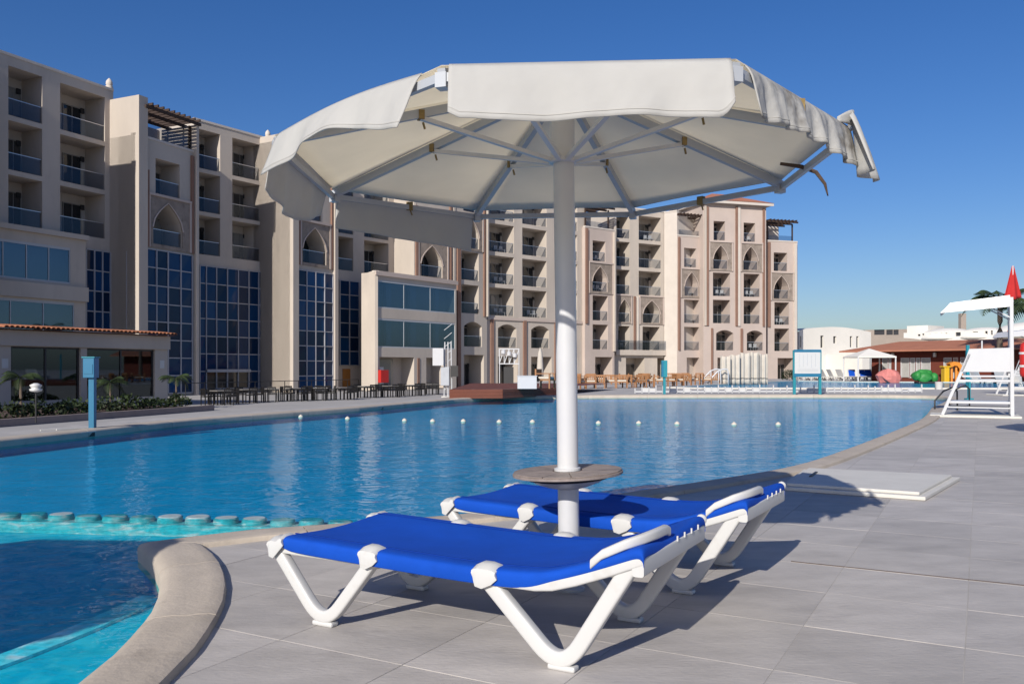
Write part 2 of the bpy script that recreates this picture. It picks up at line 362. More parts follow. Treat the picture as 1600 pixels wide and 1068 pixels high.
# indices run near -> right -> far -> left; shallow = from iw1 round the end to iw0
shal = [POOL[i] for i in range(iw1, len(POOL))]+[POOL[i] for i in range(0, iw0+1)]
main = [POOL[i] for i in range(iw0, iw1+1)]
def up(P): return P if area(P) > 0 else P[::-1]
w = MB(); w.face(*[(p.x,p.y,WZ) for p in up(main)]); o = w.build('pool_water', M['water'], fixn=False); tag(o, kind='structure')
w = MB(); w.face(*[(p.x,p.y,WZ) for p in up(shal)]); o = w.build('shallow_pool_water', M['water_shallow'], fixn=False); tag(o, kind='structure')
b = MB(); b.face(*[(p.x,p.y,FZ+.006) for p in up(shal)]); tag(b.build('shallow_pool_floor', M['shallow_floor'], fixn=False), kind='structure')
p0, p1 = POOL[iw0], POOL[iw1]
d = (p1-p0); L = d.length; e = d/L
weir = thing('pool_weir', (p0.x, p0.y, FZ), 'row of round teal blocks dividing the shallow corner from the main pool', 'pool weir')
sill = MB(); nn = Vector((-e.y, e.x))
q = [p0+nn*.13, p0-nn*.13, p1-nn*.13, p1+nn*.13]
sill.hexa([(x.x,x.y,FZ+.008) for x in q]+[(x.x,x.y,WZ-.045) for x in q]); sill.build('sill', M['teal_mosaic'], weir)
blk = None; t = .18; k = 0
while t < L-.1:
    c = p0+e*t
    if blk is None:
        me = MB().lathe([(.092,FZ+.005),(.100,WZ-.04),(.096,WZ-.014),(.084,WZ-.004)], 20)
        blk = me.build('block', M['teal_mosaic'], None, smooth=True, auto=True); ob = blk
    else:
        ob = blk.copy(); C.objects.link(ob)
    ob.location = (c.x, c.y, random.uniform(-.004,.010)); ob.rotation_euler.z = random.random()*6
    ob.parent = weir; ob.matrix_parent_inverse = Matrix.Translation(weir.location).inverted()
    t += .236; k += 1

# added ledge along the near coping, its pale edge strip painting lit ripples
ledge_path = catmull([(-2.02,4.80),(-2.10,4.25),(-2.27,3.65),(-2.55,3.0),(-3.1,2.5),(-3.9,2.25)], .15)
inn = [POOL[i] for i in range(near_idx((-1.95,4.78)), near_idx((-3.9,1.75)), -1)]
b = MB(); b.face(*[(p.x,p.y,WZ-.10) for p in up(ledge_path+[q for q in inn[::-1]])])
for a, c in zip(ledge_path[:-1], ledge_path[1:]): b.face((a.x,a.y,FZ+.006), (c.x,c.y,FZ+.006), (c.x,c.y,WZ-.10), (a.x,a.y,WZ-.10))
so_ = b.build('ripple_ledge', M['shallow_floor'], fixn=False); tag(so_, kind='structure')
b = MB(); b.sweep([(p.x,p.y,WZ-.092) for p in ledge_path], [(-.008,-.07),(.008,-.07),(.008,.07),(-.008,.07)], (0,0,1)); b.build('ripple_band', M['ripple_band'], so_)
# coping stones
cop = bpy.data.objects.new('pool_coping', None); C.objects.link(cop); tag(cop, kind='structure')
prof = [(-.03,-.13),(-.035,-.01),(-.02,.014),(.02,.030),(.09,.036),(.15,.032),(.20,.037),(.25,.036),(CW-.008,.030),(CW,.01),(CW,-.03)]
offs = [offset(POOL, p[0]) for p in prof]
acc = 0; start = 0; N = len(POOL); joints = [0]
for i in range(1, N+1):
    acc += (POOL[i % N]-POOL[i-1]).length
    far = POOL[i % N].y > 12
    if acc > (2.0 if far else .98) or i == N or POOL[i % N] == Vector(tip): joints.append(i); acc = 0
for a, b_ in zip(joints[:-1], joints[1:]):
    if a == b_: continue
    m = MB(); gap = .004; k0 = 0
    for i in range(a, b_+1):
        sh = 0
        for j, (dx, z) in enumerate(prof):
            p = offs[j][i % N].copy()
            if i == a: p += (offs[j][(i+1) % N]-p).normalized()*gap
            if i == b_: p += (offs[j][(i-1) % N]-p).normalized()*gap
            m.v.append((p.x, p.y, z))
    n = len(prof)
    for r in range(b_-a):
        for j in range(n-1): m.f.append((r*n+j, r*n+j+1, (r+1)*n+j+1, (r+1)*n+j))
    m.f.append(tuple(range(n))); m.f.append(tuple((b_-a)*n+j for j in range(n-1, -1, -1)))
    m.build('coping_stone', M['coping'], cop, smooth=True, auto=True)

# paving slabs, 0.61 m, laid along the loungers' direction
ux = Vector((.877, -.48)).normalized(); uy = Vector((.48, .877)).normalized(); SL = .61
def clip(poly, n, d):
    out = []
    for i in range(len(poly)):
        a, b = poly[i-1], poly[i]; da, db = a.dot(n)-d, b.dot(n)-d
        if (da <= 0) != (db <= 0): out.append(a+(b-a)*(da/(da-db)))
        if db <= 0: out.append(b)
    return out
deckpoly = [OUT[i] for i in range(near_idx((-8.0,3.1)), near_idx((11.4,23.2)))]+[Vector((14,24)),Vector((30,24)),Vector((30,-2)),Vector((-9,-2))]
cells = []
for i in range(-22, 60):
    for j in range(-6, 60):
        a, b_ = i*SL-.053, j*SL-.46
        c = ux*(a+SL/2)+uy*(b_+SL/2)
        if c.y < 1.2 or c.y > 24 or abs(c.x) > c.y*.66+1.2: continue
        poly = deckpoly; g_ = random.choice((.0012,.0018,.0026))
        for n_, d_ in ((ux, a+SL-g_), (-ux, -(a+g_)), (uy, b_+SL-g_), (-uy, -(b_+g_))):
            poly = clip(poly, n_, d_)
            if len(poly) < 3: break
        if len(poly) >= 3:
            P = [poly[0]]
            for p in poly[1:]:
                if (p-P[-1]).length > .002: P.append(p)
            if len(P) > 3 and (P[0]-P[-1]).length < .002: P.pop()
            if len(P) >= 3 and abs(area(P)) > .004: cells.append((c.length, P, c))
cells.sort(key=lambda t: t[0])
vis = [t for t in cells if t[2].y > 2.2 and abs(t[2].x) < t[2].y*.62+.4]
near_ids = set(id(t) for t in vis[:290])
rest = MB()
for t in cells:
    P = t[1]
    if area(P) < 0: P = P[::-1]
    dz = random.uniform(-.0004, .0006)
    m = MB() if id(t) in near_ids else rest
    cc = sum(P, Vector((0,0)))/len(P); Q = [cc+(p-cc)*.994 for p in P]
    m.face(*[(p.x, p.y, dz) for p in Q])
    for i in range(len(P)):
        a, b_, qa, qb = P[i], P[(i+1) % len(P)], Q[i], Q[(i+1) % len(P)]
        m.face((a.x,a.y,dz-.0005), (b_.x,b_.y,dz-.0005), (qb.x,qb.y,dz), (qa.x,qa.y,dz))
        m.face((a.x,a.y,-.002), (b_.x,b_.y,-.002), (b_.x,b_.y,dz-.0005), (a.x,a.y,dz-.0005))
    if m is not rest: m.build('slab', M['slab'], deck, fixn=False)
tag(rest.build('far_slabs', M['slab'], deck, fixn=False), kind='stuff')

a_, b_ = Vector(G(1236,876.5)), Vector(G(1600,914)); d_ = (b_-a_).normalized(); b_ = b_+d_*1.2
MB().bar((a_.x,a_.y,.0005), (b_.x,b_.y,.0005), .012, .004).build('expansion_joint', mat('joint_brown', (.16,.12,.10), .9, var=.3, vscale=8), deck)
# ------------------------------------------------------------------ hotel
F = [-.8, 3.2, 6.4, 9.6, 12.8, 16.0]; ROOF = 19.5
hotel = thing('hotel_building', (5, 90, -.8), 'long curved beige hotel with arched balconies and dark blue glass curtain walls', 'hotel')
class Seg:
    def __init__(s, P0, P1):
        s.p = Vector(P0); d = Vector(P1)-s.p; s.L = d.length; s.e = d/s.L
        n = Vector((-s.e.y, s.e.x)); mid = s.p+d*.5
        s.n = n if n.dot(mid) > 0 else -n
    def u(s, px):
        k = (px-800)/FPX      # p.x+e.x u = k (p.y+e.y u)
        return (k*s.p.y-s.p.x)/(s.e.x-k*s.e.y)
    def at(s, u, w, z):
        q = s.p+s.e*u+s.n*w; return (q.x, q.y, z)
    def d(s, px): return s.p.y+s.e.y*s.u(px)
    def box(s, m, u0, u1, w0, w1, z0, z1):
        m.hexa([s.at(u0,w0,z0), s.at(u1,w0,z0), s.at(u1,w1,z0), s.at(u0,w1,z0), s.at(u0,w0,z1), s.at(u1,w0,z1), s.at(u1,w1,z1), s.at(u0,w1,z1)]); return m
def arch_pts(o, n=8):
    u0, u1, z0, z1, kind = o[:5]; W_ = u1-u0; uc = (u0+u1)/2; out = []
    h = min((z1-z0)*.62, W_*.85) if kind == 'ogive' else W_*.17
    for i in range(2*n+1):
        s = -1+i/n; a = max(0, 1-abs(s)); z = z1-h+(h*a**.55 if kind == 'ogive' else h*(1-s*s))
        out.append((uc+s*W_/2, z))
    return out
def wall_mesh(s, u0, u1, z0, z1, ops, w0=0.0, dep=None, back=True):
    m = MB(); us = sorted(set([u0, u1]+[round(v, 4) for o in ops for v in o[:2]])); zs = sorted(set([z0, z1]+[round(v, 4) for o in ops for v in o[2:4]]))
    A = lambda u, w, z: s.at(u, w, z)
    for i in range(len(us)-1):
        for j in range(len(zs)-1):
            uc, zc = (us[i]+us[i+1])/2, (zs[j]+zs[j+1])/2
            if any(o[0] < uc < o[1] and o[2] < zc < o[3] for o in ops): continue
            m.face(A(us[i],w0,zs[j]), A(us[i+1],w0,zs[j]), A(us[i+1],w0,zs[j+1]), A(us[i],w0,zs[j+1]))
    for o in ops:
        a, b_, c, d_, kind = o[:5]; D = w0+(dep if dep else o[5])
        if kind == 'rect':
            m.face(A(a,w0,d_), A(b_,w0,d_), A(b_,D,d_), A(a,D,d_)); zt = d_
        else:
            pts = arch_pts(o); zt = pts[0][1]
            for (ua, za), (ub, zb) in zip(pts[:-1], pts[1:]):
                m.face(A(ua,w0,za), A(ub,w0,zb), A(ub,w0,d_), A(ua,w0,d_))
                m.face(A(ua,w0,za), A(ub,w0,zb), A(ub,D,zb), A(ua,D,za))
        m.face(A(a,w0,c), A(b_,w0,c), A(b_,D,c), A(a,D,c))
        m.face(A(a,w0,c), A(a,w0,zt), A(a,D,zt), A(a,D,c)); m.face(A(b_,w0,c), A(b_,w0,zt), A(b_,D,zt), A(b_,D,c))
        if back: m.face(A(a,D,c), A(b_,D,c), A(b_,D,d_), A(a,D,d_))
    return m
def section(P0, P1, z0, z1, ops=(), depth=9.0, m='stucco', name='wall_section', parapet=True):
    s = Seg(P0, P1); ops = [tuple(o) for o in ops]
    mb = wall_mesh(s, 0, s.L, z0, z1, ops)
    A = s.at; D = depth
    mb.face(A(0,0,z1), A(s.L,0,z1), A(s.L,D,z1), A(0,D,z1)); mb.face(A(0,0,z0), A(0,0,z1), A(0,D,z1), A(0,D,z0))
    mb.face(A(s.L,0,z0), A(s.L,0,z1), A(s.L,D,z1), A(s.L,D,z0)); mb.face(A(0,D,z0), A(s.L,D,z0), A(s.L,D,z1), A(0,D,z1))
    o = mb.build(name, M[m], hotel, fixn=False); o_ = o
    if parapet:
        pm = MB(); s.box(pm, .0, s.L, -.05, .35, z1-.02, z1+.14); pm.build('parapet_cap', M['trim'], o)
    return s, o
def fit(s, o, x0, x1, zf, h, kind='rect', dep=1.9): return (s.u(x0), s.u(x1), zf, zf+h, kind, dep)
def balcony(s, wall, op, door=-1, lamp=True, rail=True, furn=False, w0=0.0, off=None):
    u0, u1, zf, zt, kind, dep = op; wd = u1-u0; D = w0+dep
    dw = min(1.25, wd*.42); dh = min(2.25, (zt-zf)*.78)
    a = u0+.12 if door < 0 else u1-.12-dw
    if off is None:      # the door stands in the half of the back wall away from the pier
        m_ = s.p+s.e*(u0+wd/2); v_ = m_.normalized(); k_ = dep*v_.dot(s.e)/max(.2, v_.dot(s.n)); a = min(max(a, u0+k_+.12), u1-dw-.15)
    s.box(MB(), a, a+dw, D-.05, D+.01, zf+.02, zf+dh).build('balcony_door', M['door_glass'], wall)
    f = MB(); s.box(f, a-.05, a, D-.09, D+.01, zf+.02, zf+dh+.06); s.box(f, a+dw, a+dw+.05, D-.09, D+.01, zf+.02, zf+dh+.06); s.box(f, a, a+dw, D-.09, D+.01, zf+dh, zf+dh+.06)
    s.box(f, a+dw/2-.025, a+dw/2+.025, D-.075, D, zf+.02, zf+dh); f.build('door_frame', M['door_frame'], wall)
    if lamp:
        lu = min(max(u0+.3, a+dw+.5), u1-.3); s.box(MB(), lu-.13, lu+.13, D-.16, D, zf+2.0, zf+2.32).build('wall_lamp', M['dark_metal'], wall)
    if rail:
        s.box(MB(), u0+.01, u1-.01, w0+.10, w0+.12, zf+.06, zf+1.0).build('glass_railing', M['rail_glass'], wall)
        s.box(MB(), u0+.005, u1-.005, w0+.085, w0+.135, zf+1.0, zf+1.045).build('handrail', M['steel'], wall)
    if furn:
        f = MB(); c = (u0+u1)/2+.2*wd
        for q in (-.35, .35):
            s.box(f, c+q-.22, c+q+.22, D-1.0, D-.55, zf+.38, zf+.44); s.box(f, c+q-.22, c+q+.22, D-.58, D-.54, zf+.44, zf+.85)
            for qq in (-.2, .17): s.box(f, c+q+qq, c+q+qq+.03, D-.98, D-.95, zf, zf+.38); s.box(f, c+q+qq, c+q+qq+.03, D-.6, D-.57, zf, zf+.38)
        f.build('balcony_chairs', M['white_plastic'], wall)
def panel(s, wall, x0, x1, z0, z1, op, proud=.08):
    a, b_ = s.u(x0), s.u(x1); o = op
    m = wall_mesh(s, a, b_, z0, z1, [o], -proud, proud, False)
    for (ua, ub) in ((a, a), (b_, b_)): m.face(s.at(ua,-proud,z0), s.at(ua,-proud,z1), s.at(ua,0,z1), s.at(ua,0,z0))
    m.face(s.at(a,-proud,z1), s.at(b_,-proud,z1), s.at(b_,0,z1), s.at(a,0,z1))
    m.build('stone_panel', M['stone'], wall, fixn=False)
    t = MB(); s.box(t, a-.12, b_+.12, -proud-.10, -.002, z1, z1+.16); s.box(t, b_, b_+.14, -proud-.06, -.002, z0, z1); s.box(t, a-.14, a, -proud-.06, -.002, z0, z1)
    # moulding round the arch
    pts = arch_pts(o)
    for (ua, za), (ub, zb) in zip(pts[:-1], pts[1:]):
        uc = (o[0]+o[1])/2; k = 1.07
        fa, fb = (uc+(ua-uc)*k, za+.05), (uc+(ub-uc)*k, zb+.05)
        t.hexa([s.at(ua,-proud-.05,za), s.at(ub,-proud-.05,zb), s.at(ub,-proud+.003,zb), s.at(ua,-proud+.003,za), s.at(fa[0],-proud-.05,fa[1]), s.at(fb[0],-proud-.05,fb[1]), s.at(fb[0],-proud+.003,fb[1]), s.at(fa[0],-proud+.003,fa[1])])
    t.build('panel_trim', M['stucco_pink'], wall)
def pilaster(s, wall, x0, x1, z0, z1, m='brown', proud=.16):
    s.box(MB(), s.u(x0), s.u(x1), -proud, .003, z0, z1).build('pilaster', M[m], wall)
def curtain(s, us, zs, skip=(), m='curtain', woff=-.05):
    f = MB(); a, b_ = us[0], us[-1]
    for u in us: s.box(f, u-.035, u+.035, woff-.09, -.002, zs[0], zs[-1])
    for z in zs:
        for ua, ub in zip(us[:-1], us[1:]): s.box(f, ua+.036, ub-.036, woff-.07, -.004, z-.035, z+.035)
    fr = f.build('curtain_wall_frame', M['mullion'], hotel)
    for i in range(len(us)-1):
        for j in range(len(zs)-1):
            if (i, j) in skip: continue
            x = random.uniform(-.016,.016); y = random.uniform(-.016,.016)
            u0, u1, z0, z1 = us[i]+.03, us[i+1]-.03, zs[j]+.03, zs[j+1]-.03
            g_ = MB(); g_.hexa([s.at(u0,woff-.01+x,z0), s.at(u1,woff-.01-x,z0), s.at(u1,woff+.012-x,z0), s.at(u0,woff+.012+x,z0), s.at(u0,woff-.01+y,z1), s.at(u1,woff-.01-y,z1), s.at(u1,woff+.012-y,z1), s.at(u0,woff+.012+y,z1)])
            g_.build('glass_pane', M[m], fr)
    return fr
def lin(a, b_, n): return [a+(b_-a)*i/n for i in range(n+1)]
def pergola(s, wall, x0, x1, z):
    a, b_ = s.u(x0), s.u(x1); m = MB(); n = max(6, int((b_-a)/.45))
    for i in range(n+1):
        u = a+(b_-a)*i/n; s.box(m, u-.05, u+.05, -.7, 3.0, z, z+.16)
    for wv in (-.4, .9, 2.4): s.box(m, a-.35, b_+.35, wv-.07, wv+.07, z-.19, z-.003)
    m.build('pergola', M['wood_dark'], wall)
    for u in (a+.05, b_-.05): s.box(MB(), u-.07, u+.07, .15, .29, z-2.6, z-.19).build('pergola_post', M['wood_dark'], wall)
def finial(s, wall, px, z, w=.2):
    c = s.at(s.u(px), w, z)
    MB().lathe([(.24,0),(.24,.2),(.17,.24),(.22,.34),(.20,.52),(.11,.66),(.02,.75)], 10, c).build('finial', M['trim'], wall, smooth=True, auto=True)

# --- left wing in view
E0 = Vector(PT(12,50.3)); E1 = Vector(PT(177,56.9)); dS = (E1-E0).normalized()
S1P0 = E0-dS*2.0
s = Seg(S1P0, E1)
ops = [fit(s, 0, a, b_, z, 2.9) for (a, b_) in ((13,66),(94,164)) for z in F[3:]]
s, wl_ = section(S1P0, E1, -.8, ROOF, ops)
for o in ops: balcony(s, wl_, o, furn=False)
finial(s, wl_, 174, ROOF+.1); S1 = s
curtain(s, lin(s.u(133), s.L-.3, 3), lin(-.5, 8.75, 7))
# next tower further left, mostly outside the frame
nS = s.n
for k, (t0, t1, pr) in enumerate(((0.4, 5.4, 2.6), (5.4, 17, -.2), (17, 22.5, 1.8), (22.5, 34, -.6))):
    a = S1P0-dS*t1-nS*pr; b_ = S1P0-dS*t0-nS*pr
    sg = Seg(a, b_); op = [(sg.L*f0, sg.L*f1, z, z+2.8, 'rect', 1.8) for z in F[3:] for (f0, f1) in (((.3,.72),) if sg.L < 7 else ((.08,.42),(.55,.9)))]
    sg, wq = section(a, b_, -.8, ROOF, op, 11)
    for o in op[:3]: balcony(sg, wq, o)
# glazed block below S1
a, b_ = Vector(PT(0,49.5))-dS*6, Vector(PT(134,54.4)); s = Seg(a, b_)
ops = [(.4, s.u(110), 6.35, 8.6, 'rect', 3.5), (.4, s.u(116), 2.9, 5.2, 'rect', 3.5)]
s, wl_ = section(a, b_, -.8, 9.35, ops, 4.2)
def glazing(s, wall, op, n, m='winter_glass', fw=.06):
    u0, u1, z0, z1 = op[:4]; us = lin(u0, u1, n); f = MB()
    s.box(f, u0, u1, .02, .12, z0, z0+.10); s.box(f, u0, u1, .02, .12, z1-.16, z1)
    for u in us:
        uu = min(max(u, u0+fw/2), u1-fw/2); s.box(f, uu-fw/2, uu+fw/2, .025, .115, z0+.10, z1-.16)
    f.build('window_frame', M['winter_frame'], wall)
    for i in range(n): s.box(MB(), us[i]+.03, us[i+1]-.03, .06, .075, z0+.1, z1-.16).build('window_pane', M[m], wall)
    return us
us = glazing(s, wl_, ops[0], 7); glazing(s, wl_, ops[1], 5)
for o in ops:
    for k in (1, 3, 5):
        u = o[0]+(o[1]-o[0])*(k+.35)/7; s.box(MB(), u, u+1.0, .8, .95, o[2], o[3]).build('curtain_panel', M['curtain_cloth'], wl_)
MBs = MB(); s.box(MBs, 0, s.L+.05, -.25, -.002, 9.2, 9.5); s.box(MBs, 0, s.L+.05, -.22, -.002, 5.3, 6.2); MBs.build('cornice', M['stucco'], wl_)
# --- tower 1
def tower_side(Pin, Pout, z1, low_curtain=None):
    s, o = section(Pin, Pout, -.8, z1, [], .25, parapet=False)
    if low_curtain: curtain(s, lin(.25, s.L-.75, low_curtain), lin(-.5, 8.75, 7))
    return s, o
T1a = PT(177,57.1); T1b = Vector(PT(211,55.7)); T1c = Vector(PT(304,60.4))
tower_side(T1a, T1b, 18.85, 2)
s = Seg(T1b, T1c)
osq = (s.u(243), s.u(281), 12.75, 15.15, 'rect', 1.8); oar = (s.u(238), s.u(284), F[3]-.2, F[3]+2.65, 'ogive', 1.8)
otop = (s.u(228), s.u(297), 16.7, ROOF-.45, 'rect', 3.2)
s, wl_ = section(T1b, T1c, -.8, 16.3, [osq, oar], 8)
balcony(s, wl_, osq, lamp=False); balcony(s, wl_, oar)
panel(s, wl_, 233, 295, F[3]-.45, 12.6, oar)
pilaster(s, wl_, 225.5, 231, F[3]-.45, 14.2); pilaster(s, wl_, 297.5, 301, F[3]-.45, 16.0)
m = MB(); s.box(m, .0, s.u(225), -.35, 4, -.8, 18.85); m.build('corner_pier', M['stucco'], wl_)
m = MB(); s.box(m, s.u(302), s.L+.12, -.3, 4, -.8, 18.2); m.build('corner_pier', M['stucco'], wl_)
pergola(s, wl_, 227, 301, 18.35)
bw = MB(); s.box(bw, s.u(227), s.u(301), 3.2, 3.5, 16.3, 18.2); bw.build('terrace_wall', M['stucco'], wl_)
s.box(MB(), s.u(236), s.u(262), 3.13, 3.198, 16.35, 18.1).build('balcony_door', M['door_glass'], wl_)
s.box(MB(), s.u(227), s.u(301), .12, .14, 16.45, 17.3).build('glass_railing', M['rail_glass'], wl_)
curtain(s, [s.u(x) for x in (226,243,261,281,299)], lin(-.6, 9.0, 8))
# --- recess S2
a, b_ = PT(303,63.3), PT(431,69.6); s = Seg(a, b_)
ops = [fit(s, 0, x0, x1, z, 2.9) for (x0, x1) in ((309,344),(363,410)) for z in F[3:]]
s, wl_ = section(a, b_, -.8, ROOF, ops)
for o in ops: balcony(s, wl_, o)
finial(s, wl_, 421, ROOF+.1)
fr = curtain(s, [s.u(x) for x in (311,321,337,354,371,387.5,403,419)], lin(-.45, 8.75, 7), skip={(i, 0) for i in (1,2,3,4)})
m = MB(); s.box(m, s.u(322), s.u(387), -.03, -.006, -.8, .85); m.build('entrance_door', M['door_glass'], fr)
m = MB(); s.box(m, s.u(320), s.u(388), -.32, -.15, .8, 1.02); m.build('entrance_canopy', M['mullion'], fr)
# --- tower 2
T2a = PT(431,69.8); T2b = Vector(PT(453,66.6)); T2c = Vector(PT(523,71.0))
tower_side(T2a, T2b, ROOF, 2)
s = Seg(T2b, T2c)
osq = (s.u(475), s.u(502), 13.0, 15.3, 'rect', 1.8); oar = (s.u(472), s.u(509), F[3]-.1, F[3]+2.75, 'ogive', 1.8)
s, wl_ = section(T2b, T2c, -.8, ROOF-.5, [osq, oar], 8)
balcony(s, wl_, osq, lamp=False); balcony(s, wl_, oar); panel(s, wl_, 470, 514, F[3]-.35, 12.75, oar)
pilaster(s, wl_, 462.5, 467.5, F[3]-.35, 15.8); pilaster(s, wl_, 516.5, 519, F[3]-.35, 16.5)
m = MB(); s.box(m, 0, s.u(462), -.35, 4, -.8, ROOF); m.build('corner_pier', M['stucco'], wl_)
m = MB(); s.box(m, s.u(519.5), s.L+.1, -.3, 4, -.8, 18.6); m.build('corner_pier', M['stucco'], wl_)
curtain(s, [s.u(x) for x in (463,478,492,506,519)], lin(-.7, 8.85, 8)); pergola(s, wl_, 465, 518, 18.95)
# --- recess S3
a, b_ = PT(522,73.4), PT(619,79.2); s = Seg(a, b_)
ops = [fit(s, 0, x0, x1, z, 2.9) for (x0, x1) in ((527,552),(569,607)) for z in F[3:]]
s, wl_ = section(a, b_, -.8, ROOF, ops)
for o in ops: balcony(s, wl_, o)
curtain(s, [s.u(x) for x in (530,545,560)], lin(1.35, 8.7, 6))
m = MB(); s.box(m, s.u(535), s.u(547), -.04, -.003, -.8, 1.05); m.build('wooden_door', M['door_wood'], wl_)
m = MB(); s.box(m, s.u(528), s.u(566), -.35, -.003, -.8, -.55); m.build('door_step', M['stucco'], wl_)
S3 = s; S3w = wl_
# --- glazed two-storey block
Wa, Wb, Wc = PT(569.5,73.9), Vector(PT(586,71.2)), Vector(PT(713,79.8))
s, wl_ = section(Wa, Wb, -.8, 9.1, [(.5,2.2,6.2,8.4,'rect',.2),(.5,2.2,2.9,5.3,'rect',.2)], .25)
for zz in (6.2, 2.9): s.box(MB(), .5, 2.2, .12, .16, zz, zz+2.2).build('window_pane', M['door_glass'], wl_)
s = Seg(Wb, Wc)
o1 = (s.u(587), s.u(711), 6.15, 8.5, 'rect', 1.5); o2 = (s.u(587), s.u(711), 2.85, 5.3, 'rect', 1.5)
g1 = (s.u(593), s.u(647), -.75, 2.05, 'rect', 1.5); g2 = (s.u(666), s.u(693), -.75, 2.05, 'rect', 1.5)
s, wl_ = section(Wb, Wc, -.8, 9.1, [o1, o2, g1, g2], 1.6)
for o in (o1, o2):
    glazing(s, wl_, o, 3, fw=.03)
    for f0, f1 in ((.21,.27),(.50,.58),(.83,.88)):
        L_ = o[1]-o[0]; s.box(MB(), o[0]+L_*f0, o[0]+L_*f1, .9, 1.2, o[2], o[3]).build('inner_column', M['curtain_cloth'], wl_)
m = MB(); s.box(m, -.02, s.L+.1, -.15, -.002, 8.85, 9.2); m.build('cornice', M['stucco_pink'], wl_)
s.box(MB(), s.u(652), s.u(655.5), -.05, .0, -.8, 2.0).build('pilaster', M['brown'], wl_)
m = MB(); s.box(m, g1[0]+.3, g1[0]+1.0, .5, 1.2, -.75, 1.2); m.build('inner_column', M['white_wall'], wl_)
m = MB(); s.box(m, g1[0]+1.1, g1[1]-1.2, 1.4, 1.46, -.7, 1.9); m.build('doorway', M['door_glass'], wl_)
m = MB(); s.box(m, .25, 1.15, -.45, -.05, -.1, .95); m.build('hose_cabinet', M['red'], wl_)
# --- tower 3 above the glazed block
T3a, T3b, T3c = PT(617,79.4), Vector(PT(647,77.2)), Vector(PT(714,81.4))
section(T3a, T3b, 5, ROOF, [], .25, parapet=False)
s = Seg(T3b, T3c)
osq = (s.u(661), s.u(683), 13.0, 15.3, 'rect', 1.8); oar = (s.u(657), s.u(691), F[3]-.1, F[3]+2.75, 'ogive', 1.8)
s, wl_ = section(T3b, T3c, 5, ROOF-.5, [osq, oar], 8)
balcony(s, wl_, osq, lamp=False); balcony(s, wl_, oar); panel(s, wl_, 654, 698, F[3]-.3, 12.7, oar)
pilaster(s, wl_, 648.5, 652, F[3]-.3, 15.8); pilaster(s, wl_, 702, 704.5, F[3]-.3, 16.5); pilaster(s, wl_, 707, 710, F[3]-.3, 18, 'stucco')
# --- bay B4
a, b_ = PT(713,81.2), PT(761,84.8); s = Seg(a, b_)
ops = [(s.u(724), s.u(748), F[4]-.1, F[4]+2.7, 'ogive', 1.9), (s.u(721), s.u(748), F[3], F[3]+2.75, 'rect', 1.9), (s.u(721), s.u(748), F[2], F[2]+2.75, 'rect', 1.9),
       (s.u(725), s.u(753), F[1], F[1]+2.4, 'seg', 1.9), (s.u(725), s.u(756), -.75, 2.4, 'rect', 1.9), (s.u(724), s.u(748), F[5]+.2, F[5]+2.5, 'rect', 1.9)]
s, wl_ = section(a, b_, -.8, ROOF, ops, 6)
for o in ops: balcony(s, wl_, o, rail=o[2] > 0)
panel(s, wl_, 722, 753, F[4]-.3, F[4]+3.0, ops[0])
pilaster(s, wl_, 713.5, 718.5, -.8, 14); pilaster(s, wl_, 755, 757, 6.2, 18); pilaster(s, wl_, 758.5, 760.5, 6.2, 18.5, 'stucco', .3)
# --- arcade A
a, b_ = PT(761,85.2), PT(914,94.2); s = Seg(a, b_); ops = []
for (x0, x1) in ((764,803),(816,854),(868,902)):
    ops += [fit(s, 0, x0, x1, z, 2.8) for z in F[2:]]
for (x0, x1, x2) in ((778,807,809),(830,858,862),(877,900,902)):
    ops += [(s.u(x0), s.u(x1), F[1], F[1]+2.35, 'seg', 1.9), (s.u(x0), s.u(x2), -.75, 2.3, 'rect', 1.9)]
s, wl_ = section(a, b_, -.8, ROOF, ops)
for o in ops: balcony(s, wl_, o, rail=o[2] > 0, furn=random.random() < .4 and o[2] > 5)
for x in (766,817,866): pilaster(s, wl_, x, x+4.5, -.8, 6.0)
m = MB(); s.box(m, 0, s.L, -.12, -.003, 5.95, 6.2); m.build('string_course', M['stucco_pink'], wl_)
# --- bay B5
def bay(a, b_, sq, arx, pan, rects, ground, m='stucco_pink', fl=3, perg=None, extra=()):
    s = Seg(a, b_); ops = [(s.u(sq[0]), s.u(sq[1]), F[fl+1]+.15, F[fl+1]+2.4, 'rect', 1.8), (s.u(arx[0]), s.u(arx[1]), F[fl], F[fl]+2.75, 'ogive', 1.8)]
    for k in range(fl-1, 0, -1):
        if k == 1 and fl == 4: ops.append((s.u(rects[0]+5), s.u(rects[1]+5), F[1], F[1]+2.4, 'seg', 1.8))
        else: ops.append((s.u(rects[0]), s.u(rects[1]), F[k], F[k]+2.75, 'rect', 1.9))
    if ground: ops.append((s.u(ground[0]), s.u(ground[1]), -.75, 2.35, 'rect', 1.9))
    top = (F[5]+.55) if perg else 20.6
    s, w_ = section(a, b_, -.8, top, ops, 8, m, parapet=True)
    for o in ops: balcony(s, w_, o, rail=o[2] > 0, furn=random.random() < .5 and o[2] > 2)
    panel(s, w_, pan[0], pan[1], F[fl]-.25, F[fl+1]-.1, ops[1])
    if perg:
        pergola(s, w_, perg[0], perg[1], 19.0)
        bw = MB(); s.box(bw, s.u(perg[0])+.1, s.u(perg[1])-.1, 3.0, 3.3, top, 18.9); bw.build('terrace_wall', M['trim'], w_)
        s.box(MB(), s.u(perg[0])+.5, s.u(perg[0])+2.0, 2.93, 2.998, top, 18.3).build('balcony_door', M['door_glass'], w_)
        s.box(MB(), s.u(perg[0])+.1, s.u(perg[1])-.1, .12, .14, top+.15, top+.75).build('glass_railing', M['rail_glass'], w_)
    return s, w_
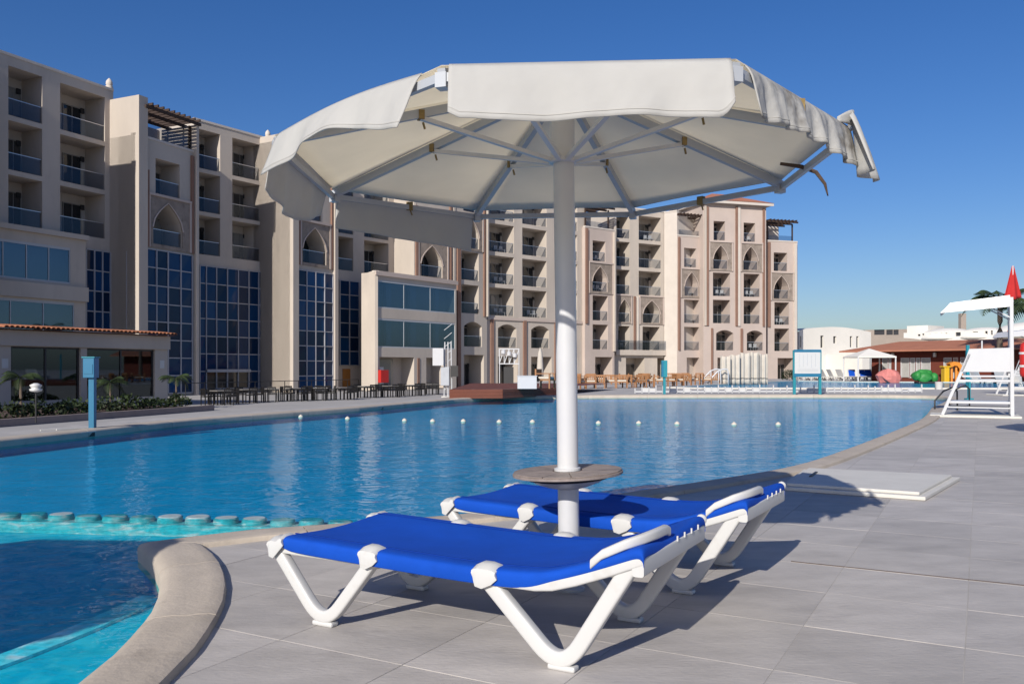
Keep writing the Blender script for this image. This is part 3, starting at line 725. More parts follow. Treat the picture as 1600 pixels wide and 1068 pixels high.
s, wl_ = bay(PT(914,93.6), PT(960,96.4), (926,946), (925,949), (921,956), (926,950), (930,957), perg=(916,953))
pilaster(s, wl_, 914.5, 918, 6, 16.4, 'brown'); pilaster(s, wl_, 957.5, 959.5, 3, 16.4, 'stucco', .3)
# --- recess R6
a, b_ = PT(960,97.6), PT(1040,101.2); s = Seg(a, b_); ops = []
for (x0, x1) in ((963,984),(998,1033)): ops += [fit(s, 0, x0, x1, z, 2.8) for z in F[3:]]
for (x0, x1) in ((966,984),(1004,1031)): ops += [(s.u(x0), s.u(x1), F[2], F[2]+2.6, 'ogive', 1.8), (s.u(x0), s.u(x1), F[1], F[1]+2.75, 'rect', 1.9)]
for (x0, x1) in ((978,1007),(1027,1039.5)): ops.append((s.u(x0), s.u(x1), -.75, 2.3, 'rect', 1.9))
s, wl_ = section(a, b_, -.8, ROOF, ops)
for o in ops: balcony(s, wl_, o, rail=o[2] > 0, furn=random.random() < .4 and o[2] > 2)
panel(s, wl_, 962.5, 985.5, F[2]-.2, F[3]-.2, ops[6]); panel(s, wl_, 1000, 1035, F[2]-.2, F[3]-.2, ops[8])
pilaster(s, wl_, 990, 992.5, 3, 9.4, 'brown'); pilaster(s, wl_, 995, 997, 3, 9.4, 'trim')
m = MB(); s.box(m, 0, s.L, -.35, -.003, 2.6, 3.2); m.build('string_course', M['stucco'], wl_)
m = MB(); s.box(m, .2, s.L-.2, -.30, -.28, 3.25, 4.3); m.build('terrace_glass', M['rail_glass'], wl_)
# --- plain pier, bay B7, pavilion P8, end bay B9
section(PT(1038,101.0), PT(1058,99.8), -.8, ROOF-.1, [], 6, 'trim')
s, wl_ = bay(PT(1058,99.8), PT(1099,101.4), (1069,1088), (1069,1091), (1064.5,1096), (1069,1095), (1073,1098), perg=(1059,1097))
pilaster(s, wl_, 1059.5, 1062, 3.2, 16.4, 'brown')
a, b_ = PT(1099,100.2), PT(1148,101.4)
s, wl_ = bay(a, b_, (1115,1133), (1114,1137), (1109,1143), (1114,1141), (1121,1146), fl=4)
pilaster(s, wl_, 1100, 1103, 6.1, 20.2, 'stucco'); pilaster(s, wl_, 1103.4, 1106.5, 6.1, 20.0); pilaster(s, wl_, 1111, 1113.4, -.8, 5.8)
P8s, P8w = s, wl_
a, b_ = PT(1148,101.4), PT(1197,102.6)
s, wl_ = bay(a, b_, (1162,1180), (1161,1184), (1158,1190), (1162,1187), (1168,1192), fl=4)
pilaster(s, wl_, 1149, 1152, 6.1, 20.2); pilaster(s, wl_, 1152.4, 1156, 6.1, 20.3, 'trim'); pilaster(s, wl_, 1191.5, 1194, 6.1, 20.2); pilaster(s, wl_, 1157, 1160, 2.6, 5.8)
# hip roof over the pavilion
sA = Seg(PT(1099,100.2), PT(1197,102.6)); rm = MB(); A = sA.at; o_ = .7; z0 = 20.75; uc = sA.L/2
cs = [A(-o_,-o_,z0), A(sA.L+o_,-o_,z0), A(sA.L+o_,8.5,z0), A(-o_,8.5,z0)]; r1, r2 = A(uc-.8,4,z0+1.75), A(uc+.8,4,z0+1.75)
rm.face(cs[0], cs[1], r2, r1); rm.face(cs[1], cs[2], r2); rm.face(cs[2], cs[3], r1, r2); rm.face(cs[3], cs[0], r1); rm.face(*cs[::-1])
hr = rm.build('hip_roof', M['roof_red'], hotel)
m = MB(); sA.box(m, -o_+.05, sA.L+o_-.05, -o_+.06, -o_+.2, z0-.32, z0-.003); sA.box(m, -.45, sA.L+.45, -.45, 8, z0-.3, z0-.006); m.build('cornice', M['trim'], hr)
s, wl_ = bay(PT(1199,104.0), PT(1246,105.2), (1209,1230), (1208.5,1232), (1205,1238), (1210,1233), (1215,1240), perg=(1200,1240))
pilaster(s, wl_, 1199.5, 1203, 6.1, 16.4); pilaster(s, wl_, 1240.5, 1243, -.8, 16.4, 'trim', .3)

# ------------------------------------------------------------------ low pavilion with tiled eaves (left)
PA, PB = Vector(PT(0,35.5)), Vector(PT(262,43.5)); dP = (PB-PA).normalized(); PA2 = PA-dP*7
pav = thing('restaurant_pavilion', (PA.x, PA.y, -.8), 'low shaded pavilion with large windows and a terracotta tile eave', 'pavilion')
s = Seg(PA2, PB); U = s.u
ops = [(U(17), U(126), -.3, 2.02, 'rect', 2.5), (U(136), U(242), -.3, 2.02, 'rect', 2.5), (.6, U(-1), -.3, 2.02, 'rect', 2.5)]
mb = wall_mesh(s, 0, s.L, -.8, 2.72, ops); A = s.at
mb.face(A(0,0,2.72), A(s.L,0,2.72), A(s.L,5,2.72), A(0,5,2.72)); mb.face(A(s.L,0,-.8), A(s.L,0,2.72), A(s.L,5,2.72), A(s.L,5,-.8)); mb.face(A(0,0,-.8), A(0,0,2.72), A(0,5,2.72), A(0,5,-.8))
pw = mb.build('wall', M['stucco'], pav, fixn=False)
m = MB(); s.box(m, -.02, s.L+.08, -.10, -.003, 2.05, 2.70); m.build('beam', M['stucco'], pav)
for o in ops:
    us = lin(o[0], o[1], 2); f = MB()
    for u in us: uu = min(max(u, o[0]+.05), o[1]-.05); s.box(f, uu-.04, uu+.04, .1, .2, o[2], o[3]-.08)
    s.box(f, o[0], o[1], .1, .2, o[3]-.08, o[3]); f.build('window_frame', M['dark_metal'], pav)
    for i in range(2): s.box(MB(), us[i]+.04, us[i+1]-.04, .14, .155, o[2], o[3]-.08).build('window_pane', M['pav_glass'], pav)
    m = MB(); s.box(m, o[0]+.8, o[0]+2.2, 1.6, 2.2, o[2], o[2]+1.1); s.box(m, o[1]-1.7, o[1]-.9, 1.3, 2.0, o[2], o[2]+1.4); m.build('interior_furniture', M['wood_dark'], pav)
for px in (7.5, 253):
    m = MB(); s.box(m, U(px)-.14, U(px)+.14, -.02, -.003, 1.1, 1.5); m.build('notice_plate', M['white_plastic'], pav)
rf = MB(); rf.face(A(0,-.42,2.78), A(s.L+.2,-.42,2.78), A(s.L+.2,3.2,3.12), A(0,3.2,3.12)); rf.face(A(0,-.42,2.74), A(s.L+.2,-.42,2.74), A(s.L+.2,3.2,2.735), A(0,3.2,2.735))
rf.build('roof', M['terracotta'], pav, fixn=False)
tile = None; u = U(-2)
while u < s.L+.15:
    if tile is None:
        tm = MB(); n = 8
        for k in range(n):
            t0, t1 = PI*k/n, PI*(k+1)/n; r0, r1 = .11, .09
            q = lambda t, r, y: (r*math.cos(t), y, r*math.sin(t)*.8)
            tm.face(q(t0,r0,0), q(t1,r0,0), q(t1,r1,1.2), q(t0,r1,1.2)); tm.face(q(t0,r0,0), q(t1,r0,0), q(t1,.085,0), q(t0,.085,0)); tm.face(q(t0,.085,0), q(t1,.085,0), q(t1,.085,.3), q(t0,.085,.3))
        tile = tm.build('roof_tile', M['terracotta'], None, fixn=False); ob = tile
    else: ob = tile.copy(); C.objects.link(ob)
    c = s.at(u, -.52+random.uniform(-.02,.02), 2.79); ob.location = c; ob.rotation_euler = (R(6), 0, math.atan2(s.n.y, s.n.x)-PI/2+random.uniform(-.03,.03))
    ob.parent = pav; ob.matrix_parent_inverse = Matrix.Translation(pav.location).inverted(); u += .235
PAVS = s

# ------------------------------------------------------------------ planting bed in front of it
bed_s = Seg(Vector(G(-60,672,-.8)), Vector(G(335,641,-.8)))
k = MB(); bed_s.box(k, 0, bed_s.L, 0, .25, -.8, -.55); ko = k.build('bed_kerb', M['kerb']); tag(ko, 'reddish kerb edging the planting bed below the pavilion', 'kerb')
k = MB(); k.face(bed_s.at(0,.25,-.62), bed_s.at(bed_s.L,.25,-.62), bed_s.at(bed_s.L,6.5,-.6), bed_s.at(0,6.5,-.6)); tag(k.build('bed_soil', M['soil'], fixn=False), kind='structure')
def leaf_clump(m, c, rx, rz, n, ls):
    for _ in range(n):
        a = random.random()*2*PI; e_ = math.acos(random.uniform(-.3,1)); r = random.uniform(.35,1)**.6
        p = Vector((c[0]+rx*r*math.sin(e_)*math.cos(a), c[1]+rx*r*math.sin(e_)*math.sin(a), c[2]+rz*r*math.cos(e_)))
        d = Vector((random.uniform(-1,1), random.uniform(-1,1), random.uniform(-.3,1))).normalized()*ls*random.uniform(.6,1.3)
        w_ = d.cross(Vector((random.uniform(-1,1), random.uniform(-1,1), random.uniform(-1,1)))).normalized()*ls*.32
        m.face(p, p+d*.5+w_, p+d, p+d*.5-w_)
nb = 17
for i in range(nb):
    u = bed_s.L*(i+.5)/nb+random.uniform(-.25,.25); w_ = random.uniform(.9,1.8); c = bed_s.at(u, w_, -.6); h = random.uniform(.3,.65)
    m = MB(); leaf_clump(m, (c[0],c[1],-.5), random.uniform(.45,.75), h, 170, .16)
    b = m.build('shrub', M['leaf'] if i % 3 else M['leaf_dark'], fixn=False)
    tag(b, 'low leafy shrub in the bed below the pavilion, %s from the left' % ORD[i], 'shrub', 'shrubs in the planting bed')
def palm(name, base, h, fr, fl, label, lean=(0,0), group=None, m='leaf'):
    t = thing(name, base, label, 'palm tree', group); B = Vector(base)
    top = B+Vector((lean[0], lean[1], h)); pts = [B+(top-B)*i/8+Vector((.03*h*math.sin(i/8*PI)*.3, 0, 0)) for i in range(9)]
    tr = MB(); tr.tube(pts, [h*.032*(1.25-.45*i/8)*(1+.08*(i % 2)) for i in range(9)], 9); tr.build('trunk', M['bark'], t, smooth=True)
    for i in range(fr):
        a = 2*PI*i/fr+random.uniform(-.2,.2); el = random.uniform(.1,1.15); L_ = fl*random.uniform(.8,1.1); m_ = MB(); prev = None
        spine = []
        for k_ in range(9):
            q = k_/8; r = L_*(math.sin(q*1.25)/.95)*math.cos(el*.6); z = L_*(math.sin(el)*q-.85*q*q*(1.1-.3*el)); spine.append(top+Vector((math.cos(a)*r, math.sin(a)*r, z)))
        m_.tube(spine, [.022*fl*(1-.8*q/8) for q in range(9)], 4)
        for k_ in range(1, 8):
            for f_ in (0, .5):
                p = spine[k_].lerp(spine[k_+1], f_) if k_ < 8 else spine[8]; d = (spine[k_+1]-spine[k_]).normalized(); sd = d.cross(Vector((0,0,1))).normalized()
                for sg in (-1, 1):
                    ll = fl*.34*math.sin(PI*min(.95, (k_+f_)/8*.8+.18)); q = p+(sd*sg*.8+d*.55+Vector((0,0,-.45))).normalized()*ll
                    wv = d*fl*.028; m_.face(p-wv, p+wv, q+wv*.2, q-wv*.2)
        m_.build('frond', M[m], t, fixn=False)
    return t
for i, (px, py, h) in enumerate(((172,640,1.15),(275,632,1.25),(32,652,1.4))):
    c = G(px, py, -.6); palm('small_palm', (c[0], c[1], -.62), h, 11, .85, ['young palm in the bed in front of the pavilion windows','young palm beside the right corner of the pavilion','young palm at the left end of the planting bed'][i], group='young palms in the planting bed')
# garden lamp
c = G(56, 660, -.62); t = thing('garden_lamp', (c[0],c[1],-.62), 'small white garden lamp on a dark post in the planting bed', 'garden lamp')
MB().tube([(c[0],c[1],-.62),(c[0],c[1],.35)], .025).build('post', M['dark_metal'], t)
MB().lathe([(.04,.34),(.17,.38),(.19,.44),(.12,.47),(.16,.52),(.18,.57),(.06,.63)], 14, (c[0],c[1],0)).build('lamp_head', M['white_plastic'], t, smooth=True)

# ------------------------------------------------------------------ poolside post boxes and boards
c = G(145, 671); t = thing('call_post', (c[0],c[1],0), 'blue post with a box on top beside the pool edge, left', 'post')
px_m = FPX/c[1]
MB().box(c[0]-.055, c[0]+.045, c[1]-.05, c[1]+.05, 0, .96).build('post', M['blue_paint'], t, bevel=.006)
MB().box(c[0]-.125, c[0]+.075, c[1]-.11, c[1]+.08, .93, 1.285).build('box', M['blue_paint'], t, bevel=.008)
MB().box(c[0]-.10, c[0]+.05, c[1]-.118, c[1]-.109, 1.0, 1.17).build('door', M['blue_paint'], t)
MB().box(c[0]-.14, c[0]+.09, c[1]-.125, c[1]+.095, 1.285, 1.305).build('cap', M['teal_paint'], t)
a, b_ = G(88,672), G(222,664)
m = MB(); m.bar((a[0],a[1],.012), (b_[0],b_[1],.012), .03, .02); m.bar((a[0]-.2,a[1]-.15,.012), (b_[0]-.1,b_[1]-.2,.012), .03, .02)
tag(m.build('drain_channel', M['hatch']), 'pale drain strips on the deck round the blue post', 'drain')
c = G(1038, 615.5); t = thing('call_post', (c[0],c[1],0), 'teal post with a box on top in front of the wooden armchairs', 'post')
MB().box(c[0]-.05, c[0]+.05, c[1]-.05, c[1]+.05, 0, .75).build('post', M['teal_paint'], t); MB().box(c[0]-.13, c[0]+.11, c[1]-.12, c[1]+.1, .72, 1.43).build('box', M['teal_paint'], t, bevel=.01)
MB().box(c[0]-.13, c[0]-.06, c[1]-.128, c[1]-.119, .76, 1.40).build('door', M['blue_paint'], t)
a, b_ = G(1241,616), G(1281,616); t = thing('notice_board', (a[0],a[1],0), 'white notice board in a blue frame on two legs at the far pool edge', 'notice board')
for q in (a, b_): MB().box(q[0]-.055, q[0]+.055, q[1]-.05, q[1]+.05, 0, 1.86).build('leg', M['teal_paint'], t, bevel=.006)
y = a[1]; MB().box(a[0]-.03, b_[0]+.03, y-.075, y-.05, .74, .88).build('lower_rail', M['blue_paint'], t); MB().box(a[0]-.03, b_[0]+.03, y-.075, y-.05, 1.77, 1.88).build('upper_rail', M['blue_paint'], t)
bd = MB().box(a[0]+.0, b_[0]-.0, y-.07, y-.052, .88, 1.77).build('board', M['white_plastic'], t)
m = MB()
for i in range(5):
    x = a[0]+.18+i*.17; m.box(x, x+.012, y-.073, y-.0705, 1.12+.04*(i % 3), 1.70-.05*(i % 2))
for i in range(6): m.box(a[0]+.12, b_[0]-.1, y-.073, y-.0705, .96+i*.02, .963+i*.02)
m.build('printed_lines', M['print'], bd)

# ------------------------------------------------------------------ buoys, skimmers
bx = [(470,651),(543,654),(632,657),(676,658),(724,658),(780,659),(832,659),(935,661),(998,661),(1058,662),(1147,663),(1216,663)]
b0 = None
for i, (px, py) in enumerate(bx):
    c = G(px, py, WZ)
    if b0 is None: b0 = MB().lathe([(.02,-.06),(.05,-.04),(.062,0),(.048,.035),(.025,.05),(.014,.06),(.006,.064)], 14).build('float_buoy', M['cushion'], smooth=True); ob = b0
    else: ob = b0.copy(); C.objects.link(ob)
    ob.location = (c[0], c[1], WZ-.005); tag(ob, 'pale round buoy floating on the pool, %s of the row from the left' % ORD[i], 'buoy', 'buoys across the pool')
for px, py, nm in ((208,677,'left'),(625,637,'right')):
    i = near_idx(G(px, py-3)); a, c_ = POOL[i], POOL[i+1]; e_ = (c_-a).normalized(); nn = Vector((e_.y,-e_.x))*SGN; p = a-nn*.012
    t = thing('skimmer', (p.x,p.y,-.06), 'dark skimmer opening in the far pool wall, %s one' % nm, 'skimmer')
    m = MB(); M4 = Matrix.Translation((p.x,p.y,0))@Matrix.Rotation(math.atan2(e_.y,e_.x),4,'Z')
    m.box(-.16,.16,-.02,.02,-.085,-.012,M4); m.build('mouth', M['rubber'], t); m = MB(); m.box(-.19,.19,-.045,.02,-.012,.004,M4); m.build('lip', M['white_plastic'], t)

# ------------------------------------------------------------------ umbrella
CORN = [(.484,-1.45),(1.176,-.627),(1.24,.47),(.546,1.37),(-.489,1.47),(-1.30,.75),(-1.30,-.48),(-.488,-1.39)]
def umbrella(base, label, lean=(-.035, 0), full=False):
    zr, za, RR = 2.13, 2.535, 1.46; rot = R(-93.5)
    t = thing('parasol', (base[0], base[1], 0), label, 'parasol', 'white octagonal parasols')
    bx_, by_ = base; cx, cy = bx_+lean[0], by_+lean[1]
    pole = MB().tube([(bx_,by_,.0),(cx,cy,za-.02)], .0525, 28).build('pole', M['white_paint'], t, smooth=True, auto=True)
    MB().tube([(cx+.0,cy,zr+.01),(cx,cy,za+.0)], .060, 28).build('sleeve', M['white_paint'], t, smooth=True, auto=True)
    MB().lathe([(.062,zr-.012),(.068,zr-.008),(.068,zr+.012),(.062,zr+.016)], 28, (cx,cy,0)).build('collar', M['white_paint'], t)
    MB().lathe([(.075,.0),(.075,.012),(.058,.02)], 24, (bx_,by_,0)).build('foot_plate', M['grey_paint'], t)
    cor = []
    for k in range(8):
        a = rot+PI/8+k*PI/4; cor.append(Vector((cx+RR*math.cos(a), cy+RR*math.sin(a), zr)) if full else Vector((cx+CORN[k][0], cy+CORN[k][1], zr-.025+.02*CORN[k][1]/1.4)))
    # index so that edge k runs cor[k-1] -> cor[k]; edge 0 faces the camera
    apex = Vector((cx,cy,za))
    for k in range(8):
        c = cor[k]; a_in = apex+(c-apex)*.045-Vector((0,0,.03))
        MB().bar(a_in, c, .029, .040).build('rib', M['grey_paint'], t)
        mid = a_in.lerp(c, .50)-Vector((0,0,.02)); o = (Vector((c.x,c.y,0))-Vector((cx,cy,0))).normalized()
        MB().bar(Vector((cx,cy,zr-.0))+o*.06, mid, .025, .020).build('strut', M['white_paint'], t)
        c2 = cor[(k+1) % 8]; MB().bar(c-Vector((0,0,.012)), c2-Vector((0,0,.012)), .022, .03).build('rim_bar', M['grey_paint'], t)
        MB().box(-.035,.012,-.02,.02,-.045,.005, Matrix.Translation(c)@Matrix.Rotation(math.atan2(o.y,o.x),4,'Z')).build('corner_joint', M['grey_paint'], t)
        # faded tie bands
        m = MB(); m.box(-.013,.013,-.022,.022,-.028,.014, Matrix.Translation(mid+Vector((0,0,.02)))@Matrix.Rotation(math.atan2(o.y,o.x),4,'Z')); m.bar(mid+Vector((.01,0,-.02)), mid+Vector((.018,.008,-.05)), .010, .005)
        m.build('tie', M['ochre'], t)
        if k % 2 == 0:
            q = c.lerp(c2, .5); m = MB(); m.box(-.016,.016,-.02,.02,-.03,.02, Matrix.Translation(q)@Matrix.Rotation(.4*k,4,'Z')); m.bar(q+Vector((0,0,-.02)), q+Vector((.015,.01,-.06)), .009, .004); m.build('tie', M['ochre'], t)
    # fabric: eight panels
    cn = MB()
    for k in range(8):
        a, b_ = cor[k], cor[(k+1) % 8]; out = ((a+b_)/2-Vector((cx,cy,zr))).normalized()
        def fn(u, v, a=a, b_=b_, out=out):
            e_ = a.lerp(b_, u)+Vector((0,0,.030)); top = apex+Vector((0,0,.015))
            p = top.lerp(e_, v); s_ = math.sin(PI*u)*math.sin(PI*min(1, v*.98+.02))
            p = p-Vector((0,0,.028))*s_-out*.012*math.sin(PI*u)*v**6
            p.z += .006*math.sin(v*14+k*2+u*3)*math.sin(PI*u)
            return p
        cn.grid(10, 12, fn)
    cn.build('canopy', M['canvas'], t, smooth=True, solid=.003, fixn=False)
    MB().lathe([(.10,za+.0),(.09,za+.03),(.03,za+.07)], 16, (cx,cy,0)).build('finial', M['white_paint'], t, smooth=True)
    def val(k, s0, s1, drop, wave=.012, nw=3, flare=.03, m='valance', seed=0, trim=None, top=.036, bulge=0):
        a, b_ = cor[k-1], cor[k]; out = ((a+b_)/2-Vector((cx,cy,zr))); out.z = 0; out.normalize(); e_ = (b_-a)
        def fn(u, v):
            s_ = s0+(s1-s0)*u; dr = drop(u) if callable(drop) else drop
            ww = wave*math.sin(2*PI*nw*u+seed)+wave*.5*math.sin(2*PI*nw*2.3*u+seed*2)
            p = a+e_*s_+out*(.022+flare*v**1.5+ww*v)+Vector((0,0,top-dr*v))
            p += out*(.0022*math.sin(23*u+seed*3+4*v)*math.sin(9*u+1.7*seed)*v+.0006*math.sin(61*u+9*v+seed)*v)
            p += Vector((0,0,bulge*math.sin(PI*u)))-out*.03*(1-v)**6
            return p
        mb = MB().grid(72, 12, fn)
        hm = MB(); hm.grid(72, 1, lambda u, v: fn(u, .885+.018*v)+out*.004); hm.build('hem_stitch', M['hem'], t, smooth=True, fixn=False)
        # roll of fabric over the rim joins the valance to the canopy
        return mb.build('valance', M[m], t, smooth=True, solid=.004, fixn=False)
    if full:
        for k in range(8): val(k, .04, .96, .24)
    else:
        val(0, .025, .985, lambda u: .205-.006*math.cos(2*PI*u*1.5)-.05*(max(0, u-.94)/.06)**2-.02*max(0,.04-u)/.04, .008, 2, .03, seed=.5)
        val(1, .07, .985, lambda u: .19-.02*math.sin(u*4)-.02*u, .016, 5, .02, 'valance_dirty', 1.0)
        val(7, .03, .90, lambda u: .20+.005*u-.05*math.sin(PI*u)+.012*math.sin(9*u), .016, 2, .06, 'valance', 2.2, bulge=.025)
        val(6, .06, .99, lambda u: .17+.12*math.sin(PI*u*.8), .016, 2, .03, 'valance', .3)
        val(5, .02, .97, lambda u: .19+.05*(1-u), .010, 2, .0, 'valance', 1.3, top=.0)
        # flap hanging loose at the right corner
        c = cor[1]; o = Vector((c.x-cx, c.y-cy, 0)).normalized(); sd = Vector((-o.y, o.x, 0))
        def fl(u, v):
            w_ = (u-.5)*(.12+.15*v); return c+sd*(w_-.0)+o*(.012+.065*v**.8+.030*math.sin(u*PI*2.6+v)*(.3+v))+Vector((0,0,.06+.03*math.sin(PI*u)*(1-v)-.25*v**1.1))
        MB().grid(18, 10, fl).build('loose_flap', M['valance'], t, smooth=True, solid=.004, fixn=False)
        def fl2(u, v):
            w_ = (u-.5)*.24; return c+sd*(w_+.02)+o*(-.03+.05*math.sin(PI*u))+Vector((0,0,.03+.05*math.sin(PI*u)*v+.02*v))
        MB().grid(12, 4, fl2).build('loose_flap', M['valance'], t, smooth=True, solid=.004, fixn=False)
        # a torn strap under the right rim
        q = cor[2].lerp(cor[1], .42); MB().tube([q+Vector((-.12,.02,.02)), q+Vector((-.02,0,.0)), q+Vector((.05,-.01,-.03)), q+Vector((.09,-.02,-.09)), q+Vector((.105,-.02,-.15))], [.008,.011,.010,.008,.003], 6).build('strap', M['rust'], t)
    # little table round the pole
    if True:
        tz = .578; T = Matrix.Translation((bx_-.01, by_, tz))@Matrix.Rotation(R(-2.6),4,'Y')
        tt = MB().lathe([(.266,-.008),(.274,-.005),(.274,.006),(.266,.009)], 48, (0,0,0), T).build('table_top', M['table_stone'], t, auto=True)
        n = 12
        for k in range(n):
            a0, a1 = 2*PI*k/n+.012, 2*PI*(k+1)/n-.012; m = MB(); st = 5
            lo = [T@Vector((.075*math.cos(a0+(a1-a0)*i/st), .075*math.sin(a0+(a1-a0)*i/st), .0095)) for i in range(st+1)]; hi = [T@Vector((.268*math.cos(a0+(a1-a0)*i/st), .268*math.sin(a0+(a1-a0)*i/st), .0095)) for i in range(st+1)]
            up = T.to_3x3()@Vector((0,0,.005))
            for i in range(st): m.hexa([lo[i], hi[i], hi[i+1], lo[i+1], lo[i]+up, hi[i]+up, hi[i+1]+up, lo[i+1]+up])
            m.build('tile', M['table_stone'], tt)
        MB().lathe([(.20,-.026),(.205,-.0085)], 32, (0,0,0), T).build('gasket', M['rubber'], t)
        MB().lathe([(.062,-.075),(.10,-.066),(.16,-.045),(.185,-.029)], 32, (0,0,0), T).build('table_bracket', M['grey_paint'], t, smooth=True, auto=True)
        MB().lathe([(.066,.0145),(.066,.026),(.054,.030)], 28, (0,0,0), T).build('table_collar', M['white_paint'], t)
    return t
UB = (.287, 4.263)
umbrella(UB, 'large worn white octagonal parasol with a round table, standing between the two blue loungers')
umbrella((-5.0, 1.15), 'white octagonal parasol by the shallow corner, shading the water at the lower left', full=True)
umbrella((8.9, 11.9), 'white octagonal parasol by the lifeguard chair, shading the deck at the right edge', full=True)

# ------------------------------------------------------------------ loungers
def lounger(A, dirl, label):
    "A: near foot-end foot on the deck; dirl: unit vector towards the head"
    e_ = Vector((dirl[0], dirl[1], 0)).normalized(); w_ = Vector((-e_.y, e_.x, 0))
    if w_.y < 0: w_ = -w_
    t = thing('sun_lounger', (A[0], A[1], 0), label, 'sun lounger', 'blue loungers beside the parasol'); A = Vector((A[0], A[1], 0)); WID = .685
    Q = lambda l, w, z: A+e_*l+w_*w+Vector((0,0,z))
    def rp(a, b, r): # rounded rectangular section
        out = []
        for cx, cy, t0 in ((a-r,-b+r,-PI/2),(a-r,b-r,0),(-a+r,b-r,PI/2),(-a+r,-b+r,PI)):
            out += [(cx+r*math.cos(t0+k*PI/6), cy+r*math.sin(t0+k*PI/6)) for k in range(4)]
        return out
    def vpath(l0, z0, lf, l1, z1, w, n=9):
        f = Vector((lf,-.012)); m0 = Vector((l0,z0)); m1 = Vector((l1,z1)); d0 = (m0-f).normalized(); d1 = (m1-f).normalized()
        a, b = f+d0*.135, f+d1*.135; P = [m0+Vector((-.012,.02)), m0, m0.lerp(a,.5), a]
        for i in range(1, n): q = i/n; P.append((1-q)**2*a+2*q*(1-q)*f+q*q*b)
        P += [b, b.lerp(m1,.5), m1, m1+Vector((.02,.03))]
        return [Q(p.x, w, p.y) for p in P]
    LZ = [(-.235,.335),(-.225,.352),(-.20,.356),(.0,.350),(.3,.342),(.6,.334),(.85,.332),(1.0,.338),(1.08,.350),(1.18,.380),(1.30,.424),(1.39,.460),(1.425,.473),(1.445,.466),(1.448,.435)]
    def zl(l):
        for (a, za), (b, zb) in zip(LZ[:-1], LZ[1:]):
            if a <= l <= b: return za+(zb-za)*(l-a)/(b-a)
        return LZ[0][1]
    for w in (0, WID):
        sg = -1 if w == 0 else 1
        MB().sweep(vpath(-.255,.285,0,.245,.285,w), rp(.024,.027,.011), w_).build('leg', M['white_plastic'], t, smooth=True, auto=True)
        MB().sweep(vpath(.815,.285,1.126,1.385,.40,w), rp(.024,.030,.011), w_).build('leg', M['white_plastic'], t, smooth=True, auto=True)
        for lf in (0, 1.126): MB().box(-.055,.055,-.024,.024,0,.022, Matrix.Translation(Q(lf,w,0))@Matrix.Rotation(math.atan2(e_.y,e_.x),4,'Z')).build('foot', M['white_plastic'], t, bevel=.008)
        MB().sweep([Q(l,w,z) for l, z in ((-.285,.300),(-.27,.312),(.4,.305),(.84,.295))], rp(.022,.024,.008), w_).build('rail', M['white_plastic'], t, smooth=True, auto=True)
        MB().sweep([Q(l,w+sg*.006,z) for l, z in ((.80,.298),(.93,.303),(1.02,.303),(1.09,.312),(1.18,.340),(1.30,.385),(1.39,.422),(1.435,.440))], rp(.026,.025,.009), w_).build('back_rail', M['white_plastic'], t, smooth=True, auto=True)
        # plastic saddles that clasp the edge of the sling
        cs = [(-.044,-.066),(-.050,-.02),(-.046,.012),(-.02,.028),(.022,.030),(.040,.022),(.040,.014),(.015,.014),(-.02,.012),(-.038,-.004),(-.039,-.066)]
        for lc, ln in ((-.250,.036),(.258,.038),(.812,.044)):
            m = MB(); n = len(cs); pos = [(-1.15,.30),(-.95,.75),(-.55,1),(.3,1),(.85,.80),(1.2,.3)]
            for q, sc in pos:
                for a, b in cs:
                    bb = b*sc if b > -.05 else b
                    m.v.append(tuple(Q(lc+ln*q-(.03 if b < -.05 else 0)*(1-abs(q)) , w-sg*a if w else a, zl(lc+ln*q)+(bb-.004 if b > -.05 else b+.030*abs(q)**2-.004))))
            for i in range(len(pos)-1):
                for j in range(n): m.f.append((i*n+j, i*n+(j+1)%n, (i+1)*n+(j+1)%n, (i+1)*n+j))
            m.f.append(tuple(range(n))); m.f.append(tuple((len(pos)-1)*n+j for j in range(n)))
            m.build('saddle', M['white_plastic'], t, smooth=True, auto=True)
    for l, z in ((-.27,.296),(.25,.280),(.83,.280)):
        MB().bar(Q(l,.02,z), Q(l,WID-.02,z), .04, .03).build('crossbar', M['white_plastic'], t, bevel=.005)
    MB().sweep([Q(1.425,-.03,.412), Q(1.43,.2,.415), Q(1.43,WID-.2,.415), Q(1.425,WID+.03,.412)], rp(.022,.034,.010), e_).build('head_beam', M['white_plastic'], t, smooth=True, auto=True)
    MB().sweep([Q(1.25,-.030,zl(1.25)+.0), Q(1.29,-.026,zl(1.29)+.022), Q(1.37,-.012,zl(1.37)+.030), Q(1.415,.04,.497), Q(1.43,.14,.500), Q(1.43,.25,.498), Q(1.43,.275,.488)], rp(.018,.014,.009), (0,0,1)).build('head_grip', M['white_plastic'], t, smooth=True, auto=True)
    prof = [(-.030,-.056),(-.035,-.03),(-.034,-.006),(-.026,.006),(.0,.009),(.03,.009),(.12,.003),(.22,-.004),(.3425,-.006)]
    prof = prof+[(WID-a, b) for a, b in prof[-2::-1]]
    m = MB(); n = len(prof)
    for i, (l, z) in enumerate(LZ):
        for a, b in prof:
            edge = b < -.02; bb = b*(.55 if (edge and l > 1.0) else .45 if (edge and l < -.21) else 1)
            m.v.append(tuple(Q(l, a, z+bb)))
    for i in range(len(LZ)-1):
        for j in range(n-1): m.f.append((i*n+j, i*n+j+1, (i+1)*n+j+1, (i+1)*n+j))
    ob = m.build('sling', M['blue_sling'], t, smooth=True, solid=.004, fixn=False)
    sm = ob.modifiers.new('sub', 'SUBSURF'); sm.levels = 2; sm.render_levels = 2
